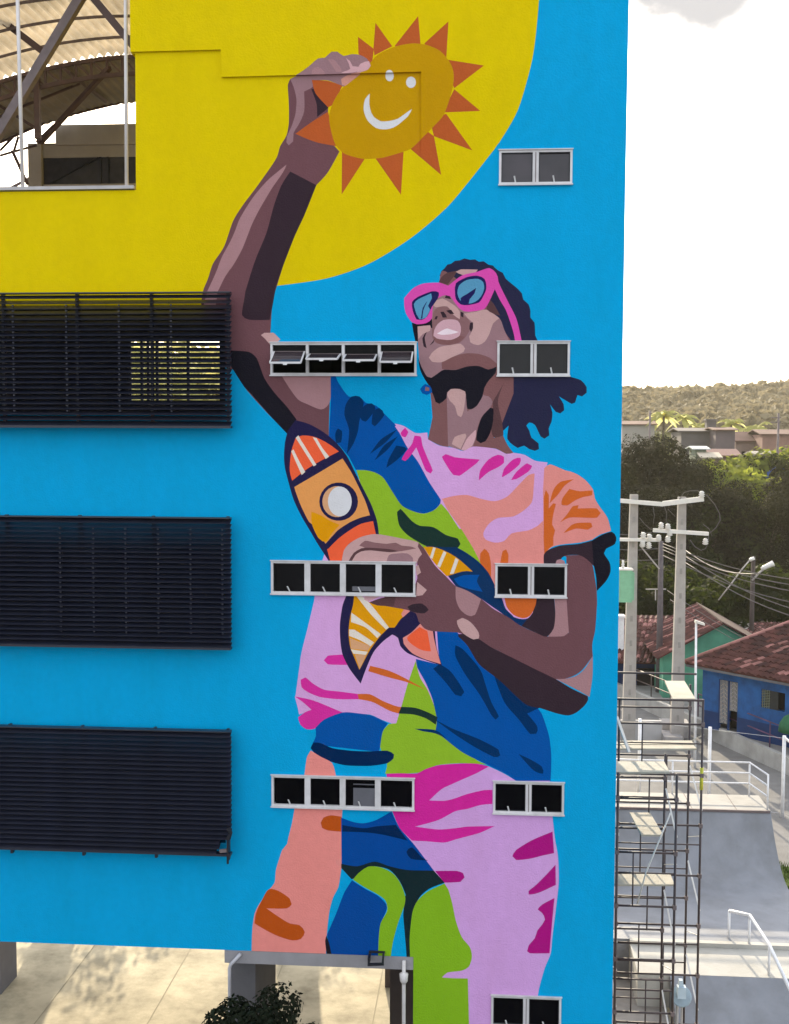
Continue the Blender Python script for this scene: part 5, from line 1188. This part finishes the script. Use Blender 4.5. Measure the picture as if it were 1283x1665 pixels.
m = MB(); a_ = zlev(1138, 1248, YA0); b_ = zlev(1138, 1284, YA0); m.tube([(XA, YA0, b_), (XA, YA0, a_)], .034, 8); part('yellow_coupler', m, mat('yellow_band', (.5, .48, .04), .5, .1), sa)
# guard rails on the far tower
m = MB()
for py in (1107, 1137):
    z = zlev(1060, py, YA0 - .0); m.tube([(XA - 1.8, YA0 + (.75 if py == 1107 else -.03), z), (XA - .0, YA0 + (.75 if py == 1107 else -.03), z)], .022, 6)
part('guard_rail', m, M_SC, sa)
m = MB(); m.bar(pl(1003, 1165, YA0 - .2), pl(1023, 1223, YA0 - .5), .06, .02); part('diagonal_brace', m, M_BRACE, sa)
m = MB(); m.tube([pl(1091, 1320, YC0 - .1), pl(1050, 1420, YC0 - .15), pl(1036, 1470, YC0 - .15)], .014, 6); part('rope', m, M_BRACE, sc)
YD = 4.6
# dish shaped light on the pavement beside the tower
p = pl(1108, 1616, YD); t = thing('dish_light', (p.x, YD, 0), 'pale blue round dish light with a square housing in the scaffold foot', 'light')
m = MB(); m.tube([(p.x - .05, YD + .15, 0), (p.x - .05, YD + .15, p.z - .1)], .03, 8); m.tube([(p.x + .04, YD + .15, 0), (p.x + .04, YD + .15, p.z - .1)], .02, 8); part('post', m, M_POLE, t)
m = MB(); rot = Matrix.Rotation(R(62), 4, 'X')
mm = MB(); mm.lathe((0, 0, 0), [(.02, -.10), (.13, -.075), (.19, -.02), (.20, .0), (.17, .0), (.02, -.03)], 22)
m.smooth = True; m.add([rot @ v + Vector((p.x, YD, p.z - .05)) for v in mm.v], mm.f); part('dish', m, mat('dish_blue_grey', (.26, .33, .38), .35, .1), t)
m = MB(); m.box(p.x - .10, p.x + .06, YD - .17, YD - .03, p.z - .02, p.z + .20); m.slab([(p.x - .08, YD - .15, p.z + .2), (p.x + .02, YD - .15, p.z + .2), (p.x - .0, YD - .15, p.z + .33), (p.x - .07, YD - .15, p.z + .33)], (0, .1, 0)); part('housing', m, mat('housing_pale_blue', (.42, .52, .60), .4, .08), t)

# ------------------------------------------------------------------ rear piers of the yard (their shadows cross the sunlit paving)
AZ = Vector((math.sin(SUN_AZ), math.cos(SUN_AZ), 0))
def shadowpier(pl0, pr0, dist, lb):
    a = gp(*pl0); b = gp(*pr0); w = (b - a).length; c = (a + b) / 2 + AZ * dist; m = MB(); m.box(c.x - w / 2, c.x + w / 2, c.y, c.y + .4, 0, 5.2)
    single('yard_pier', m, M_CONC, lb, 'pier', 'square piers in the sunny yard', loc=(c.x, c.y, 0))
shadowpier((52, 1534), (117, 1537), 5.0, 'square concrete pier in the rear yard whose shadow falls at the left of the paving')
shadowpier((452, 1569), (512, 1570), 5.5, 'square concrete pier in the rear yard whose shadow falls behind the shrub')

for px, dist, s, lb in ((108, 12.0, .72, 'thin leafed tree in the rear yard dappling the paving at the left'), (480, 12.5, .7, 'thin leafed tree in the rear yard dappling the paving on the right')):
    q_ = gp(px, 1610) + AZ * dist; tree('yard_tree', (q_.x, q_.y, 0), 'thin', lb, 'thin trees in the rear yard', s, dist)
# ------------------------------------------------------------------ shrub in front of the pier
def shrub(px, pytop, Y, rad, lb, seed, n=46, lv=120):
    p = pl(px, pytop, Y); rg = random.Random(seed); h1 = p.z; m, cs = crown(rg, h1 - 2.3 * rad, h1 - .18, rad, n, lv, .045, .9)
    t = trunkmb(rg, cs, h1 - 2.0 * rad, .06); r = thing('shrub_tree', (p.x, Y, 0), lb, 'tree')
    for nm, mm, mt in (('trunk', t, M_BARK), ('crown', m, ML_SHRUB)):
        me = mm.mesh(nm, mt); o = bpy.data.objects.new(nm, me); col.objects.link(o); o.parent = r
shrub(424, 1609, -1.2, .84, 'dark leafy young tree whose top rises before the grey pier', 21, 60, 260)

# ------------------------------------------------------------------ hazy air
mb = MB(); mb.box(-410, 470, -55, 890, -1.2, 52)
hz = bpy.data.objects.new('haze', mb.mesh('haze', [])); col.objects.link(hz); hz['kind'] = 'stuff'; hz['label'] = 'pale warm haze over the whole place'; hz['category'] = 'haze'
hm = bpy.data.materials.new('haze_air'); hm.use_nodes = True; nt = hm.node_tree
for n_ in list(nt.nodes): nt.nodes.remove(n_)
o_ = nt.nodes.new('ShaderNodeOutputMaterial'); pv = nt.nodes.new('ShaderNodeVolumePrincipled'); pv.inputs['Color'].default_value = (.97, .89, .72, 1)
pv.inputs['Density'].default_value = .00021; pv.inputs['Anisotropy'].default_value = .3; nt.links.new(pv.outputs[0], o_.inputs['Volume']); hz.data.materials.append(hm)
